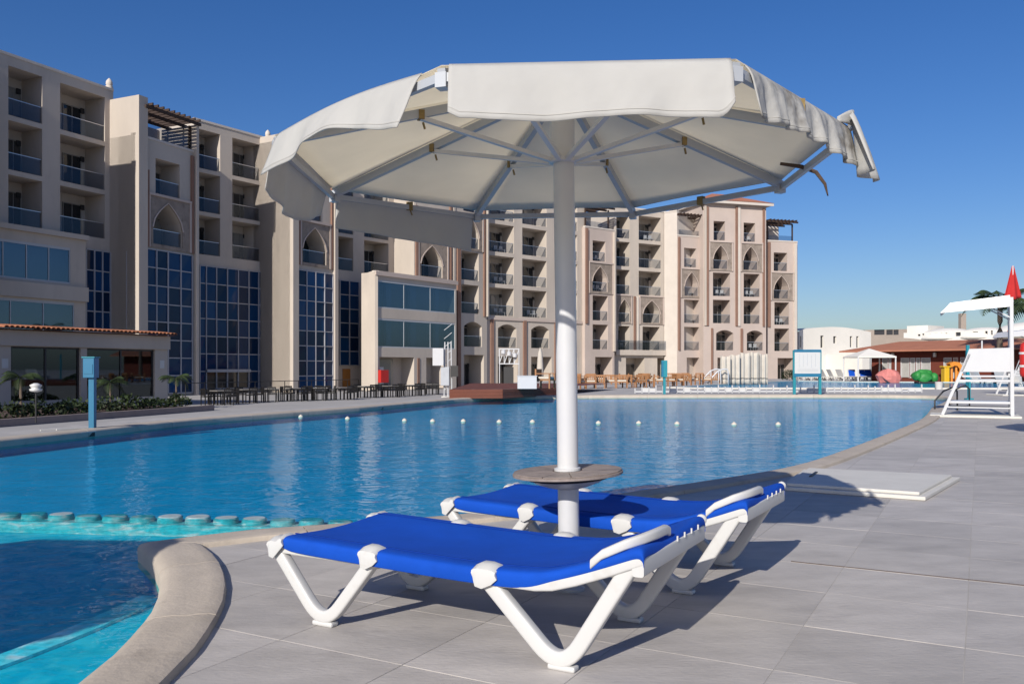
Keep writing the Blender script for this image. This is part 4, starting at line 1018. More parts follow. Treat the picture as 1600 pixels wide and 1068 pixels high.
    for w in (.045, WID-.045):
        sm_ = MB().sweep([Q(l, w, zl(l)+.0125) for l in [-.21+.06*i for i in range(27)]], [(-.005,-.0012),(.005,-.0012),(.005,.0012),(-.005,.0012)], w_); sm_.build('seam', M['sling_seam'], t, smooth=True)
    for k in range(4):
        w = .33+.09*k; MB().box(-.003,.003,-.003,.003,-.010,.010, Matrix.Translation(Q(1.452,w,.452))@Matrix.Rotation(math.atan2(e_.y,e_.x),4,'Z')).build('lacing', M['white_plastic'], t)
    MB().lathe([(.020,-.01),(.024,0),(.020,.012)], 12, (0,0,0), Matrix.Translation(Q(1.43,WID+.035,.462))@Matrix.Rotation(R(90),4,'X')).build('end_cap', M['white_plastic'], t, smooth=True)
    return t
A1 = G(508, 976); lounger(A1, (.877,-.48), 'nearest sun lounger, blue sling on white plastic V legs, in front of the parasol pole')
f2 = G(1068, 926); e2 = Vector((.862,-.507)).normalized(); A2 = Vector(f2)-e2*1.126
lounger(A2, e2, 'farther sun lounger, blue sling crossed by the pole shadow, behind the parasol pole')

# ------------------------------------------------------------------ hatch slab on the deck
hp = [Vector(G(1256,729,.06)), Vector(G(1500,741,.06)), Vector(G(1446,771,.06)), Vector(G(1216,755,.06))]
t = thing('access_hatch', (hp[0].x, hp[0].y, 0), 'pale square hatch slab raised on the deck beyond the loungers', 'hatch')
cc = sum(hp, Vector((0,0)))/4
m = MB(); m.hexa([(p.x,p.y,.002) for p in hp]+[(p.x,p.y,.035) for p in hp]); m.build('frame', M['hatch'], t, bevel=.006)
hq = [cc+(p-cc)*.91 for p in hp]; m = MB(); m.hexa([(p.x,p.y,.0355) for p in hq]+[(p.x,p.y,.062) for p in hq]); m.build('cover', M['hatch'], t, bevel=.006)
a_, c_ = hq[0].lerp(hq[3], .3), hq[0].lerp(hq[3], .6); m = MB(); m.bar((a_.x+.12,a_.y-.05,.066), (c_.x+.12,c_.y-.05,.066), .025, .012); m.build('handle', M['dark_metal'], t)

# ------------------------------------------------------------------ lifeguard chair, flag
def guard_chair(base, label, h=1.0, rz=0):
    "chair facing the pool (-x); local x to the right, y away"
    t = thing('lifeguard_chair', (base[0], base[1], 0), label, 'lifeguard chair', None, rz)
    L = lambda *p: tuple(h*q for q in p)
    def B(name, m_, *args):
        mb = MB()
        for a in args: mb.bar(L(*a[0]), L(*a[1]), h*a[2], h*(a[3] if len(a) > 3 else a[2]))
        return mb.build(name, M[m_], t, local=True, bevel=.006)
    wd = .72
    for y in (0, wd):
        B('front_leg', 'white_paint', ((-.70,y,.03), (-.15,y,1.42), .06)); B('rear_leg', 'white_paint', ((.68,y,.03), (.66,y,2.66), .07))
        B('side_rail', 'white_paint', ((-.36,y,.82), (.66,y,.82), .05)); B('lower_rail', 'white_paint', ((-.62,y,.22), (.67,y,.22), .03))
        B('canopy_strut', 'white_paint', ((.66,y,2.2), (.30,y,2.42), .03))
    mb = MB(); mb.box(*L(-.30,.66), *L(.03,wd-.03), *L(.90,.94)); mb.build('seat', M['white_paint'], t, local=True, bevel=.006)
    mb = MB(); mb.hexa([L(-.33,-.03,1.02), L(.66,-.03,1.02), L(.66,0,1.02), L(-.33,0,1.02), L(-.16,-.03,1.53), L(.66,-.03,1.55), L(.66,0,1.55), L(-.16,0,1.53)]); mb.build('side_panel', M['white_paint'], t, local=True)
    mb = MB(); mb.hexa([L(.60,.03,.94), L(.64,.03,.94), L(.64,wd-.03,.94), L(.60,wd-.03,.94), L(.62,.03,1.5), L(.66,.03,1.5), L(.66,wd-.03,1.5), L(.62,wd-.03,1.5)]); mb.build('backrest', M['white_paint'], t, local=True)
    mb = MB(); mb.box(*L(-.56,.66), *L(.0,wd), *L(.31,.36)); mb.build('foot_step', M['white_paint'], t, local=True, bevel=.006)
    B('canopy_post', 'white_paint', ((.10,.3,1.54), (.10,.3,1.72), .10, .03))
    mb = MB(); mb.hexa([L(-.54,-.22,2.53), L(.62,-.22,2.66), L(.62,wd+.22,2.66), L(-.54,wd+.22,2.53), L(-.54,-.22,2.56), L(.62,-.22,2.69), L(.62,wd+.22,2.69), L(-.54,wd+.22,2.56)])
    mb.hexa([L(-.74,-.25,2.34), L(-.72,-.25,2.34), L(-.72,wd+.25,2.34), L(-.74,wd+.25,2.34), L(-.54,-.22,2.54), L(-.52,-.22,2.54), L(-.52,wd+.22,2.54), L(-.54,wd+.22,2.54)])
    mb.hexa([L(-.72,-.26,2.34), L(.62,-.26,2.44), L(.62,-.24,2.44), L(-.72,-.24,2.34), L(-.54,-.225,2.56), L(.62,-.225,2.69), L(.62,-.205,2.69), L(-.54,-.205,2.56)])
    mb.build('canopy', M['white_paint'], t, local=True)
    mb = MB(); mb.box(*L(-.95,.85), *L(-.2,wd+.3), *L(.0,.05)); mb.build('base_slab', M['hatch'], t, local=True, bevel=.01)
    return t
gb = G(1527, 652); guard_chair(gb, 'white lifeguard chair with canopy and footstep by the right pool edge', 1.0, R(-27))
def flag(base, z0, hgt, label, wdt=.35):
    t = thing('flag', (base[0], base[1], z0), label, 'flag'); x, y = base
    MB().tube([(x,y,z0),(x,y,z0+hgt)], .014).build('pole', M['white_paint'], t)
    m = MB(); m.grid(12, 10, lambda u, v: Vector((x+wdt*(-.30+.62*u)*(.12+.95*v)+.0, y+.05*math.sin(u*9)*v, z0+hgt-.005-v*hgt*.86+.06*hgt*math.sin(PI*u)*v*-1)))
    m.build('cloth', M['red_cloth'], t, smooth=True, solid=.004, fixn=False); return t
fx = (gb[0]+.62, gb[1]-.30); flag(fx, 2.55, .80, 'red flag hanging on a pole above the lifeguard chair', .60)
c = G(1588, 618); gc = guard_chair((c[0]+.3, c[1]), 'farther white lifeguard chair, partly cut by the right frame edge'); flag((c[0]+.05, c[1]+.5), 2.3, .75, 'small red flag at the farther lifeguard chair', .5)
# rescue tube hanging on the near chair
t = thing('rescue_tube', (gb[0]+.78, gb[1]-.48, .9), 'red rescue tube with white straps hanging on the lifeguard chair', 'rescue tube'); x, y = gb[0]+.78, gb[1]-.48
MB().lathe([(.03,.90),(.09,.93),(.105,1.0),(.11,1.3),(.11,1.42),(.09,1.62),(.04,1.66)], 14, (x,y,0)).build('float', M['red'], t, smooth=True)
for z in (1.12, 1.40): MB().lathe([(.115,z),(.119,z+.01),(.119,z+.04),(.115,z+.05)], 14, (x,y,0)).build('strap', M['white_plastic'], t)
MB().tube([(x-.02,y-.115,1.0),(x-.02,y-.12,1.4),(x-.05,y-.08,1.75)], .014).build('strap', M['white_plastic'], t)
# pool ladder handrails next to the chair
for k, (px, py) in enumerate(((1468,641),(1490,634))):
    c = G(px, py); m = MB(); m.tube([(c[0]-.12,c[1],-.1),(c[0]-.10,c[1]+.05,.25),(c[0]+.15,c[1]+.1,.50),(c[0]+.42,c[1]+.15,.60),(c[0]+.55,c[1]+.18,.5),(c[0]+.56,c[1]+.18,0)], .022, 8)
    tag(m.build('ladder_rail', M['dark_metal'], smooth=True), 'curved dark pool ladder handrail, %s of the pair beside the lifeguard chair' % ('left','right')[k], 'handrail', 'pool ladder rails')

# ------------------------------------------------------------------ terrace tables and chairs
def chair_dark():
    t = thing('terrace_chair', (0,0,0), '', 'chair', 'dark terrace chairs')
    MB().box(-.24,.24,-.24,.24,.42,.47).build('seat', M['black_chair'], t, local=True); m = MB()
    m.box(-.24,.24,.21,.25,.78,.86); m.box(-.24,.24,.21,.25,.50,.54)
    for i in range(6): x = -.20+.08*i; m.box(x-.018,x+.018,.22,.24,.54,.78)
    m.build('backrest', M['black_chair'], t, local=True)
    for x in (-.22,.22):
        for y in (-.22,.23): MB().box(x-.022,x+.022,y-.022,y+.022,0,.42 if y < 0 else .86).build('leg', M['black_chair'], t, local=True)
        m = MB(); m.box(x-.03,x+.03,-.24,.22,.64,.67); m.box(x-.02,x+.02,-.22,-.18,.47,.64); m.build('armrest', M['black_chair'], t, local=True)
    return t
def table_dark():
    t = thing('terrace_table', (0,0,0), '', 'table', 'terrace tables')
    MB().box(-.42,.42,-.42,.42,.71,.75).build('table_top', M['table_top'], t, local=True, bevel=.006)
    MB().box(-.38,.38,-.38,.38,.64,.71).build('apron', M['black_chair'], t, local=True)
    for x in (-.36,.36):
        for y in (-.36,.36): MB().box(x-.03,x+.03,y-.03,y+.03,0,.64).build('leg', M['black_chair'], t, local=True)
    return t
c0, t0 = chair_dark(), table_dark(); used = [0, 0]
def place(proto, k, loc, rz, label):
    o = proto if not used[k] else copy_tree(proto); used[k] = 1
    o.location = loc; o.rotation_euler = (0,0,rz); o['label'] = label; return o
tabs = [(345,634),(385,631),(425,629),(462,628),(500,627),(535,626),(572,623),(610,622),(642,620),(676,618)]
for i, (px, py) in enumerate(tabs):
    x, y = G(px, py-2, -.8); a = random.uniform(-.3,.3)+.5
    place(t0, 1, (x,y,-.8), a, 'dark square terrace table in front of the hotel, %s from the left' % ORD[i])
    for j, sd in enumerate(('camera','right','hotel','left')):
        if sd == 'hotel' and i % 3 == 2: continue
        b = a-PI/2+j*PI/2; r = .68+random.uniform(-.05,.12)
        place(c0, 0, (x+math.cos(b)*r, y+math.sin(b)*r, -.8), b-PI/2+random.uniform(-.25,.25), 'dark slatted armchair on the %s side of the %s terrace table from the left' % (sd, ORD[i]))
# low terrace rail behind the dark tables
rs = Seg(Vector(G(290,622,-.8)), Vector(G(560,610,-.8))); t = thing('terrace_railing', (rs.p.x,rs.p.y,-.8), 'long thin dark railing behind the terrace tables', 'railing')
m = MB(); rs.box(m, 0, rs.L, -.025, .025, .13, .18); m.build('top_rail', M['dark_metal'], t)
for i in range(13): m = MB(); u = rs.L*i/12; rs.box(m, u-.02, u+.02, -.02, .02, -.8, .13); m.build('post', M['dark_metal'], t)
# wooden armchairs
def chair_wood():
    t = thing('wooden_armchair', (0,0,0), '', 'armchair', 'wooden armchairs on the far deck')
    MB().box(-.28,.28,-.28,.26,.30,.36).build('seat', M['wood'], t, local=True); MB().box(-.25,.25,-.27,.20,.362,.45).build('cushion', M['cushion'], t, local=True, bevel=.02)
    m = MB(); m.box(-.28,.28,.25,.30,.66,.74)
    for i in range(5): x = -.22+.11*i; m.box(x-.03,x+.03,.26,.29,.36,.66)
    m.build('backrest', M['wood'], t, local=True)
    for x in (-.29,.29):
        for y in (-.27,.28): MB().box(x-.03,x+.03,y-.03,y+.03,0,.55 if y < 0 else .74).build('leg', M['wood'], t, local=True)
        MB().box(x-.045,x+.045,-.31,.25,.55,.585).build('armrest', M['wood'], t, local=True)
    return t
cw = chair_wood(); first = True
for row, (y0, y1, n, lab) in enumerate(((607.5,601,15,'front'),(601.5,597,13,'back'))):
    for i in range(n):
        f_ = i/(n-1); px = 908+f_*(212-row*12)+random.uniform(-4,4); x, y = G(px, y0+(y1-y0)*f_+random.uniform(-.5,.3)); o = cw if first else copy_tree(cw); first = False
        o.location = (x,y,0); o.rotation_euler.z = random.choice((0, PI*.5, PI, -PI*.5, 2.6))+random.uniform(-.3,.3)
        o['label'] = 'wooden armchair on the far deck, %s from the left in the %s row' % (ORD[i], lab)
o = copy_tree(cw); x, y = G(852, 606.5, .33); o.location = (x,y,.33); o.rotation_euler.z = 1.2; o['label'] = 'wooden armchair with cream cushion on the brown stage'

# ------------------------------------------------------------------ stage, sound tower, closed umbrella, block
sA_, sB_, sC_ = Vector(G(703,622.5)), Vector(G(785,622)), Vector(G(876,617))
stg = thing('wooden_stage', (sA_.x,sA_.y,0), 'low brown boarded stage at the far pool edge', 'stage')
m = MB(); m.hexa([(p[0],p[1],0) for p in (sA_,sC_,(7,46),(-2.0,46))]+[(p[0],p[1],.33) for p in (sA_,sC_,(7,46),(-2.0,46))]) if False else None
top = [sA_, sB_, sC_, Vector((5.2,44)), Vector((-2.1,44))]; m = MB(); m.face(*[(p.x,p.y,.33) for p in top]); m.build('platform', M['stage'], stg, fixn=False)
for a, b_ in ((sA_, sB_), (sB_, sC_), (top[4], sA_)):
    for k in range(3):
        m = MB(); m.bar((a.x,a.y,.055+.11*k), (b_.x,b_.y,.055+.11*k), .04, .104); m.build('board', M['stage'], stg)
x, y = G(826, 607, .33); t = thing('white_counter', (x,y,.33), 'plain white box counter standing on the brown stage', 'counter')
MB().box(x-.42,x+.30,y-.2,y+.45,.33,.80).build('body', M['white_paint'], t, bevel=.01); MB().box(x-.44,x+.32,y-.22,y+.47,.80,.825).build('top', M['white_paint'], t)
x, y = G(844, 603, .33); t = thing('closed_parasol', (x,y,.33), 'closed cream parasol standing on the brown stage behind the white counter', 'parasol')
MB().tube([(x,y,.33),(x,y,1.9)], .025).build('pole', M['white_paint'], t)
m = MB(); m.lathe([(.05,.60),(.14,.66),(.15,1.0),(.12,1.5),(.09,1.78),(.03,1.92),(.01,2.0)], 10, (x,y,0)); m.build('folded_canopy', M['beige_canvas'], t, smooth=True)
x, y = G(700, 621, -.8); t = thing('sound_tower', (x,y,-.8), 'white metal tower carrying a white loudspeaker cabinet and black speaker', 'tower'); z = lambda py: ZH(py, y)
for dx in (-.25, .0, .25): MB().tube([(x+dx,y,-.8),(x+dx*.8,y,z(534))], .04, 6).build('mast', M['white_paint'], t)
m = MB()
for k in range(8): zz = -.3+.55*k; m.bar((x-.25,y,zz), (x+.25,y,zz+.4), .03)
m.build('lattice', M['white_paint'], t)
MB().box(x-.95,x-.25,y-.5,y+.3,z(571),z(544)).build('speaker_cabinet', M['white_paint'], t, bevel=.02)
MB().box(x+.18,x+.65,y-.3,y+.2,z(588),z(571)).build('black_speaker', M['dark_metal'], t); MB().box(x-.45,x+.1,y-.3,y+.2,z(602),z(573)).build('white_cover', M['curtain_cloth'], t, bevel=.03)
MB().box(x-.4,x+.4,y-.4,y+.4,-.8,-.7).build('base', M['hatch'], t)
x, y = G(796, 612, -.0); y = 52; x = (796-800)/FPX*y; t = thing('lighting_truss', (x,y,0), 'pale metal lighting truss with lamps and a dark cabinet below, behind the stage', 'truss'); z = lambda py: ZH(py, y)
m = MB(); x0, x1 = x-.62, x+.6
for zz in (z(545), z(568)): m.bar((x0,y,zz), (x1,y,zz), .06)
for k in range(4): m.bar((x0+.3*k,y,z(568)), (x0+.3*k+.3,y,z(545)), .045); m.bar((x0+.3*k,y,z(545)), (x0+.3*k,y,z(568)), .04)
m.build('frame', M['white_paint'], t)
for k in range(3): MB().lathe([(.05,-.12),(.13,-.1),(.13,.1),(.06,.14)], 10, (x0+.25+.35*k, y-.15, z(550)-.1*k)).build('lamp', M['white_paint'], t)
MB().box(x-.35,x+.25,y-.2,y+.2,0,z(573)).build('cabinet', M['dark_metal'], t)
for px in (x0+.02, x1-.02): MB().tube([(px,y,0),(px,y,z(545))], .03, 6).build('leg', M['white_paint'], t)

# ------------------------------------------------------------------ far right: second pool, fence, screens, loungers, toys
p2 = [G(*q) for q in ((1046,606),(1100,603),(1180,598.5),(1245,595.5),(1330,597),(1440,597.5),(1560,598),(1640,600),(1640,608),(1380,607.5),(1240,607.5),(1100,607.5))]
m = MB(); m.face(*[(q[0],q[1],-.002) for q in p2]); tag(m.build('second_pool_basin', M['pool_floor'], fixn=False), kind='structure')
m = MB(); m.face(*[(q.x,q.y,.03) for q in up([Vector(q) for q in p2])]); tag(m.build('second_pool_water', M['water'], fixn=False), kind='structure')
m = MB()
P2 = [Vector(q) for q in p2]
for i in range(len(P2)): a, b_ = P2[i], P2[(i+1) % len(P2)]; m.bar((a.x,a.y,.02), (b_.x,b_.y,.02), .35, .12)
tag(m.build('second_pool_kerb', M['hatch']), kind='structure')
f0, f1 = Vector(G(992,614)), Vector(G(1440,613)); t = thing('low_fence', (f0.x,f0.y,0), 'low white fence of short posts and panels along the far pool edge', 'fence'); fs = Seg(f0, f1)
m = MB(); fs.box(m, 0, fs.L, -.03, .03, .04, .10); m.build('rail', M['white_paint'], t)
n = 42
for i in range(n+1):
    u = fs.L*i/n; h = .12+.28*random.random(); m = MB(); fs.box(m, u-.02, u+.02, -.03, .03, 0, h); m.build('post', M['white_paint'], t)
    if i < n and random.random() < .45: m = MB(); fs.box(m, u+.03, u+fs.L/n-.03, -.006, .006, .04, .20+.03*random.random()); m.build('panel', M['white_plastic'], t)
# white tubular rails (steps into the far pool)
for k, px in enumerate((1092,1104)):
    c = G(px, 601.5); m = MB(); h = 1.05; m.tube([(c[0],c[1],0),(c[0]+.35,c[1],.5),(c[0]+.75,c[1],.92),(c[0]+1.1,c[1],h),(c[0]+1.35,c[1],h-.03),(c[0]+1.4,c[1],h-.2),(c[0]+1.42,c[1],0)], .045, 8); m.tube([(c[0]+.78,c[1],0),(c[0]+.78,c[1],.92)], .035, 6)
    tag(m.build('step_rail', M['white_paint'], smooth=True), 'white curved tubular step rail behind the far pool, %s of two' % ('left','right')[k], 'handrail', 'white step rails')
# beige canvas screens
for i, (x0, x1, yt, yb) in enumerate(((1126,1141,555,597),(1142,1156,553,598),(1157,1172,550,598),(1173,1186,549,598),(1187,1199,552,597))):
    d_ = 56+.4*i; t = thing('canvas_screen', (PT(x0,d_)[0], d_, 0), 'tall pale canvas screen on the far deck, %s from the left' % ORD[i], 'screen', 'pale canvas screens'); xa, xb = PT(x0,d_)[0], PT(x1,d_)[0]; zt = ZH(yt, d_)
    m = MB(); m.grid(14, 8, lambda u, v: Vector((xa+(xb-xa)*u, d_+.06*math.sin(u*11+i), .05+(zt-.05)*v-.08*v*math.sin(PI*u)))); m.build('canvas', M['beige_canvas'], t, smooth=True, solid=.01, fixn=False)
    for q in (xa, xb): MB().tube([(q,d_,0),(q,d_,zt-.04)], .02, 6).build('post', M['beige_canvas'], t)
    MB().bar((xa,d_-.08,.45), (xb,d_-.08,.42), .03).build('rail', M['dark_metal'], t)
for i, (px, py) in enumerate(((1160,599),(1176,598.5),(1190,598.5),(1150,600))):
    c = G(px, py); o = copy_tree(c0); o.location = (c[0],c[1],0); o.rotation_euler.z = random.random()*6; o['label'] = 'dark chair in front of the pale canvas screens, %s one listed' % ORD[i] if False else 'dark slatted armchair before the pale canvas screens, %s from the left' % ORD[[1,2,3,0][i]]
# far white/blue loungers
def far_lounger():
    t = thing('far_lounger', (0,0,0), '', 'sun lounger', 'white loungers behind the second pool'); m = MB()
    m.box(-.33,.33,-.95,.55,.28,.36); m.build('frame', M['white_plastic'], t, local=True)
    m = MB(); m.hexa([(-.33,.5,.36),(.33,.5,.36),(.33,.56,.34),(-.33,.56,.34),(-.33,.85,1.0),(.33,.85,1.0),(.33,.91,.98),(-.33,.91,.98)]); m.build('backrest', M['white_plastic'], t, local=True)
    m = MB(); m.hexa([(-.26,.49,.42),(.26,.49,.42),(.26,.50,.40),(-.26,.50,.40),(-.26,.80,.94),(.26,.80,.94),(.26,.82,.92),(-.26,.82,.92)]); m.build('sling', M['blue_sling'], t, local=True)
    for x in (-.3,.3):
        for y in (-.7,.4): m = MB(); m.bar((x,y-.15,.3), (x,y,.02), .05); m.bar((x,y+.15,.3), (x,y,.02), .05); m.build('leg', M['white_plastic'], t, local=True)
    return t
fl0 = far_lounger(); first = True
for i, px in enumerate((1258,1270,1283,1296,1308,1321,1334,1352,1363,1380,1395)):
    up = i >= 6; c = G(px, 594.2 if not up else 594.6); o = fl0 if first else copy_tree(fl0); first = False
    o.location = (c[0],c[1],0); o.rotation_euler.z = random.uniform(-.15,.15)+(0 if up else PI/2+.3); o['label'] = 'white lounger behind the second pool, %s from the left%s' % (ORD[i], ', blue back raised' if up else '')
for i, (px, py) in enumerate(((1524,599),(1534,599),(1575,607),(1590,606.5))):
    c = G(px, py); o = copy_tree(fl0); o.location = (c[0],c[1],0); o.rotation_euler.z = 1.8+.2*i; o['label'] = 'white lounger near the lifeguard chair, %s from the left' % ORD[i]; o['group'] = 'white loungers near the lifeguard chair'
# play sculptures
def lump(name, c, rx, ry, rz, m_, label, cat, seed, amp=.2, sub=24):
    random.seed(seed); ph = [random.uniform(0,6) for _ in range(9)]; m = MB(); nu, nv = sub, sub//2
    def fn(u, v):
        a, b = 2*PI*u, PI*v; d = Vector((math.sin(b)*math.cos(a), math.sin(b)*math.sin(a), math.cos(b))); k = 1+amp*(math.sin(3*d.x+ph[0])*math.sin(4*d.y+ph[1])+.6*math.sin(6*d.z+ph[2])*math.sin(5*d.x+ph[3])+.4*math.sin(9*d.x+ph[4])*math.sin(8*d.z+ph[5]))
        return Vector((c[0]+d.x*rx*k, c[1]+d.y*ry*k, max(.0, c[2]+d.z*rz*k)))
    m.grid(nu, nv, fn); o = m.build(name, M[m_], smooth=False, fixn=False); random.seed(seed+99); return tag(o, label, cat)
c = G(1390, 598); lump('play_rock', (c[0],c[1],.40), .88, .8, .62, 'pink', 'faceted pink play rock beside the second pool', 'play rock', 3, .13, 14)
c = G(1447, 599); lo = thing('play_creature', (c[0],c[1],0), 'bulky green play sculpture beside the second pool', 'play sculpture')
for k, (dx, rx, rz, zc) in enumerate(((-.1,.62,.42,.42),(-.62,.34,.36,.55),(.55,.38,.36,.42),(.05,.5,.30,.72))):
    q = lump('body_lump', (c[0]+dx,c[1]+.1*k,zc), rx, .5, rz, 'green_toy', None, None, 11+k, .16, 20); put(q, lo); q.data.polygons.foreach_set('use_smooth', [True]*len(q.data.polygons))
MB().box(c[0]-.7,c[0]+.7,c[1]-.4,c[1]+.4,0,.16).build('base', M['dark_metal'], lo, bevel=.05)
c = G(1488, 597); t = thing('play_slide', (c[0],c[1],0), 'small yellow and orange water slide beside the second pool', 'slide'); X, Y = c; sc = Y/FPX
m = MB(); m.box(X-.75,X-.35,Y-.3,Y+.3,0,1.15); m.build('tower', M['yellow'], t, bevel=.05); m = MB(); m.box(X-.85,X-.25,Y-.35,Y+.35,1.15,1.28); m.build('tower_top', M['yellow'], t, bevel=.05)
m = MB(); m.sweep([(X-.3,Y,1.35),(X,Y,1.5),(X+.35,Y,1.45),(X+.62,Y,1.1),(X+.6,Y,.5)], [(-.3,-.12),(.3,-.12),(.3,.2),(.22,.2),(.22,-.05),(-.22,-.05),(-.22,.2),(-.3,.2)], (0,1,0)); m.build('chute', M['orange'], t, smooth=True, auto=True)
for dx in (-.05,.3): MB().tube([(X+dx,Y,0),(X+dx,Y,1.4)], .09, 8).build('support', M['orange'], t)
for i, (px, py, r, hh) in enumerate(((1425,594,.9,.8),(1462,594,.8,.7),(1412,594.5,.6,.5),(1244,594,.7,.75))):
    c = G(px, py); m = MB(); leaf_clump(m, (c[0],c[1]+2,.25), r, hh, 420, .16); tag(m.build('bush', M['leaf_dark'], fixn=False), ['rounded dark green bush between the pink rock and the green sculpture','rounded green bush right of the green sculpture','small green bush behind the pink rock','small clipped green bush by the hotel corner'][i], 'bush')
c = G(1467, 608); tag(MB().lathe([(.16,0),(.20,.38),(.21,.40),(.18,.40)], 16, (c[0],c[1],0)).build('plastic_bin', M['white_plastic'], smooth=True, auto=True), 'small white bin at the right end of the low fence', 'bin')
for i, (px, y0) in enumerate(((1512,45),(1514,24))):
    c = PT(px, (48,30)[i]); t = thing('shower_post', (c[0],c[1],0), ['teal shower post behind the lifeguard chair seat','thin blue rail post beneath the lifeguard chair'][i], 'post')
    MB().box(c[0]-.08+.05*i,c[0]+.08-.05*i,c[1]-.06,c[1]+.06,0,(2.4,.75)[i]).build('post', M['teal_paint'], t); MB().box(c[0]-.12,c[0]+.12,c[1]-.1,c[1]+.1,0,.05).build('foot', M['teal_paint'], t)

# ------------------------------------------------------------------ far buildings
# red-brown poolside bar
RA, RB = Vector(PT(1362,73)), Vector(PT(1760,58)); s = Seg(RA, RB); bar_ = thing('pool_bar', (RA.x,RA.y,0), 'low red brown building with a terracotta roof and pale windows', 'building')
def zr_(py, px): return ZH(py, s.d(px))
ops = [(s.u(a), s.u(b_), -.0+.3, 1.95, 'rect', .25) for a, b_ in ((1378,1387),(1388,1392.5),(1407,1421),(1422,1430),(1431,1438),(1439,1454),(1474,1487),(1489,1497),(1500,1508),(1560,1580))]
mb = wall_mesh(s, 0, s.L, 0, 2.75, ops); A = s.at; mb.face(A(0,0,0), A(0,0,2.75), A(0,8,2.75), A(0,8,0)); mb.face(A(s.L,0,0), A(s.L,0,2.75), A(s.L,8,2.75), A(s.L,8,0)); mb.build('wall', M['red_wall'], bar_, fixn=False)
for o in ops:
    m = MB(); s.box(m, o[0]+.05, o[1]-.05, .12, .15, o[2]+.05, o[3]-.05); w_ = m.build('window', M['window_pale'], bar_)
    m = MB(); s.box(m, o[0], o[0]+.06, .02, .14, o[2], o[3]); s.box(m, o[1]-.06, o[1], .02, .14, o[2], o[3]); s.box(m, o[0]+.06, o[1]-.06, .02, .14, o[3]-.06, o[3]); m.build('window_frame', M['white_paint'], w_)
m = MB(); a, b_ = -2.2, s.L+1
m.hexa([A(a,-1.4,2.46), A(b_,-1.4,2.46), A(b_,9,2.6), A(a,9,2.6), A(a,-1.4,2.58), A(b_,-1.4,2.58), A(b_,3,3.40), A(a+3,3,3.40)]); m.build('roof', M['roof_red'], bar_)
for px in (1396,1461.5): m = MB(); s.box(m, s.u(px)-.1, s.u(px)+.1, -.18, -.003, 2.0, 2.35); m.build('wall_lamp', M['white_plastic'], bar_)
# white pagoda tent
c = PT(1358,70); t = thing('pagoda_tent', (c[0],c[1],0), 'small white pagoda canopy in front of the red brown building', 'canopy'); X, Y = c
m = MB(); hw = 1.55; z0, z1 = 2.05, 2.7
for k in range(4):
    a0, a1 = PI/4+k*PI/2, PI/4+(k+1)*PI/2; m.face((X+1.41*hw*math.cos(a0),Y+1.41*hw*math.sin(a0),z0), (X+1.41*hw*math.cos(a1),Y+1.41*hw*math.sin(a1),z0), (X,Y,z1)); m.face((X+1.41*hw*math.cos(a0),Y+1.41*hw*math.sin(a0),z0), (X+1.41*hw*math.cos(a1),Y+1.41*hw*math.sin(a1),z0), (X+1.41*hw*math.cos(a1),Y+1.41*hw*math.sin(a1),z0-.1), (X+1.41*hw*math.cos(a0),Y+1.41*hw*math.sin(a0),z0-.1))
m.build('canopy', M['white_wall'], t, solid=.02, fixn=False)
for dx in (-1,1):
    for dy in (-1,1): MB().tube([(X+dx*1.5,Y+dy*1.5,0),(X+dx*1.5,Y+dy*1.5,z0)], .06, 8).build('post', M['white_paint'], t)
def block(name, x0, x1, d0, d1, ztop, label, wins, m_='white_wall', depth=9, z0=-.8, parts=None, cat='building', curve=0):
    s = Seg(PT(x0,d0), PT(x1,d1)); t = thing(name, (s.p.x,s.p.y,z0), label, cat); ops = [(s.u(a), s.u(b_), ZH(yb, s.d(a)), ZH(yt, s.d(a)), 'rect', .35) for a, b_, yt, yb in wins]
    mb = wall_mesh(s, 0, s.L, z0, ztop, ops); A = s.at
    mb.face(A(0,0,ztop), A(s.L,0,ztop), A(s.L,depth,ztop), A(0,depth,ztop)); mb.face(A(0,0,z0), A(0,0,ztop), A(0,depth,ztop), A(0,depth,z0)); mb.face(A(s.L,0,z0), A(s.L,0,ztop), A(s.L,depth,ztop), A(s.L,depth,z0))
    if curve:
        n = 14; pts = [(s.L*i/n, ztop-.01+curve*math.sin(PI*(.08+.84*i/n))) for i in range(n+1)]
        for (ua, za), (ub, zb) in zip(pts[:-1], pts[1:]): mb.face(A(ua,0,ztop), A(ub,0,ztop), A(ub,0,zb), A(ua,0,za)); mb.face(A(ua,0,za), A(ub,0,zb), A(ub,depth,zb), A(ua,depth,za))
    mb.build('wall', M[m_], t, fixn=False)
    for o in ops: s.box(MB(), o[0]-.0, o[1]+.0, .25, .29, o[2], o[3]).build('window', M['window_dark'], t)
    return s, t
s, t = block('white_villa', 1249, 1361, 112, 118, 5.9, 'white two storey building with narrow windows right of the hotel', ((1282,1287,524,543),(1302,1307,525,536),(1328,1332,525,542),(1338,1342,525,543),(1250,1252,525,543)), curve=.75)
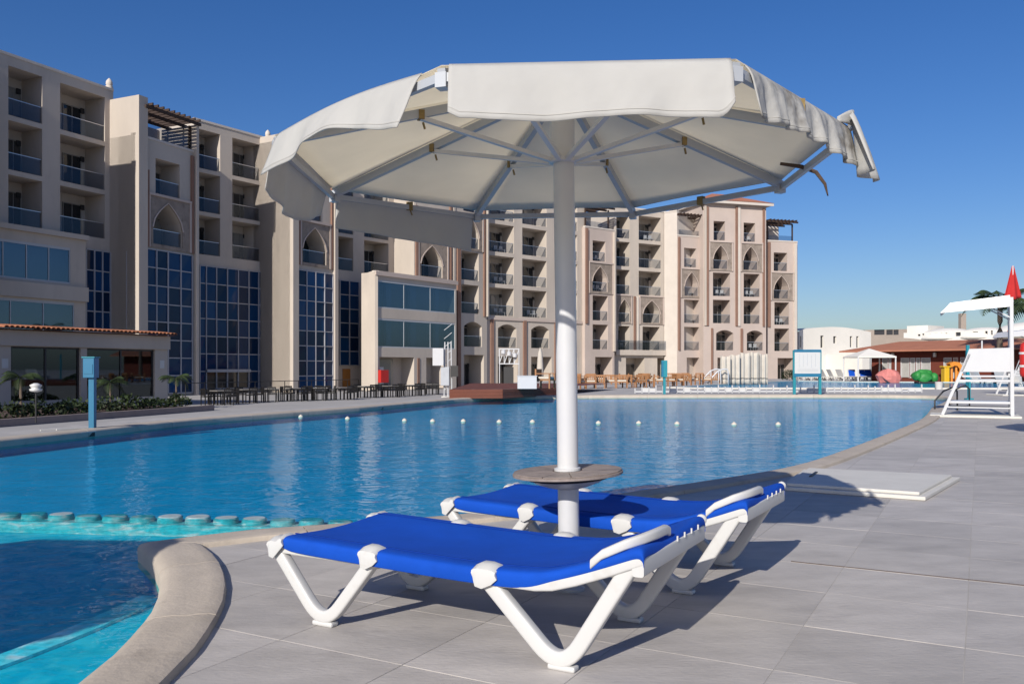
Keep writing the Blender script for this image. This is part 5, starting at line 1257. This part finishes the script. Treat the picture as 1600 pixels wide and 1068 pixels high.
m = MB(); s.box(m, s.u(1290), s.u(1345), -6, -.01, -.8, 2.9); m.build('porch', M['white_wall'], t); m = MB(); s.box(m, s.u(1304), s.u(1327), -6.06, -6.01, -.8, 1.6); m.build('porch_door', M['window_dark'], t)
m = MB(); s.box(m, s.u(1282), s.u(1303), -8, -7.9, .2, 2.6); m.build('glass_screen', M['rail_glass'], t)
block('grey_block', 1340, 1425, 170, 165, 8.6, 'unfinished grey concrete block far behind the red roof', ((1366,1382,515,523),(1385,1395,515,523),(1396,1404,515,523),(1344,1352,516,522)), 'tan', z0=-.8)
s, t = block('tan_hall', 1352, 1458, 135, 130, 4.9, 'low tan building with a curved roof between the white buildings', (), 'tan', curve=.9)
s, t = block('white_bungalow_row', 1412, 1640, 150, 132, 6.1, 'row of white domed buildings with small dark windows on the right skyline', ((1434,1438,522,525),(1441,1444,521,525),(1452,1455,521,526),(1461,1465,520,526),(1470,1472,520,526),(1477,1480,520,526),(1493,1501,519,525),(1520,1528,518,524),(1539,1543,517,524),(1548,1551,516,523),(1560,1564,515,522),(1588,1592,514,521)))
s.box(MB(), s.u(1404), s.u(1437), 3, 9, -.8, ZH(508, 150)).build('side_wing', M['white_wall'], t)
for px, r, hh in ((1462,5.2,2.0),(1482,4.6,1.6),(1521,5.0,1.9),(1592,6,2.5),(1570,3.5,1.6)):
    c = s.at(s.u(px), 4.5, 6.05); MB().lathe([(r*math.cos(q), hh*math.sin(q)) for q in [PI/2*i/9 for i in range(9)]]+[(.02,hh)], 24, c).build('dome', M['white_wall'], t, smooth=True)
c = s.at(s.u(1474), 7, 6); MB().box(c[0]-.45,c[0]+.45,c[1]-.45,c[1]+.45,6,10.6).build('chimney', M['tan'], t)
for i, (px, d_, h, lab) in enumerate(((1560,62,6.1,'tall palm behind the red flag'),(1615,58,5.2,'palm tree cut by the right frame edge'))):
    c = PT(px, d_); palm('palm_tree', (c[0],c[1],-.1), h, 20, 2.5, lab, lean=(.1,0), group='palms on the right', m='leaf')
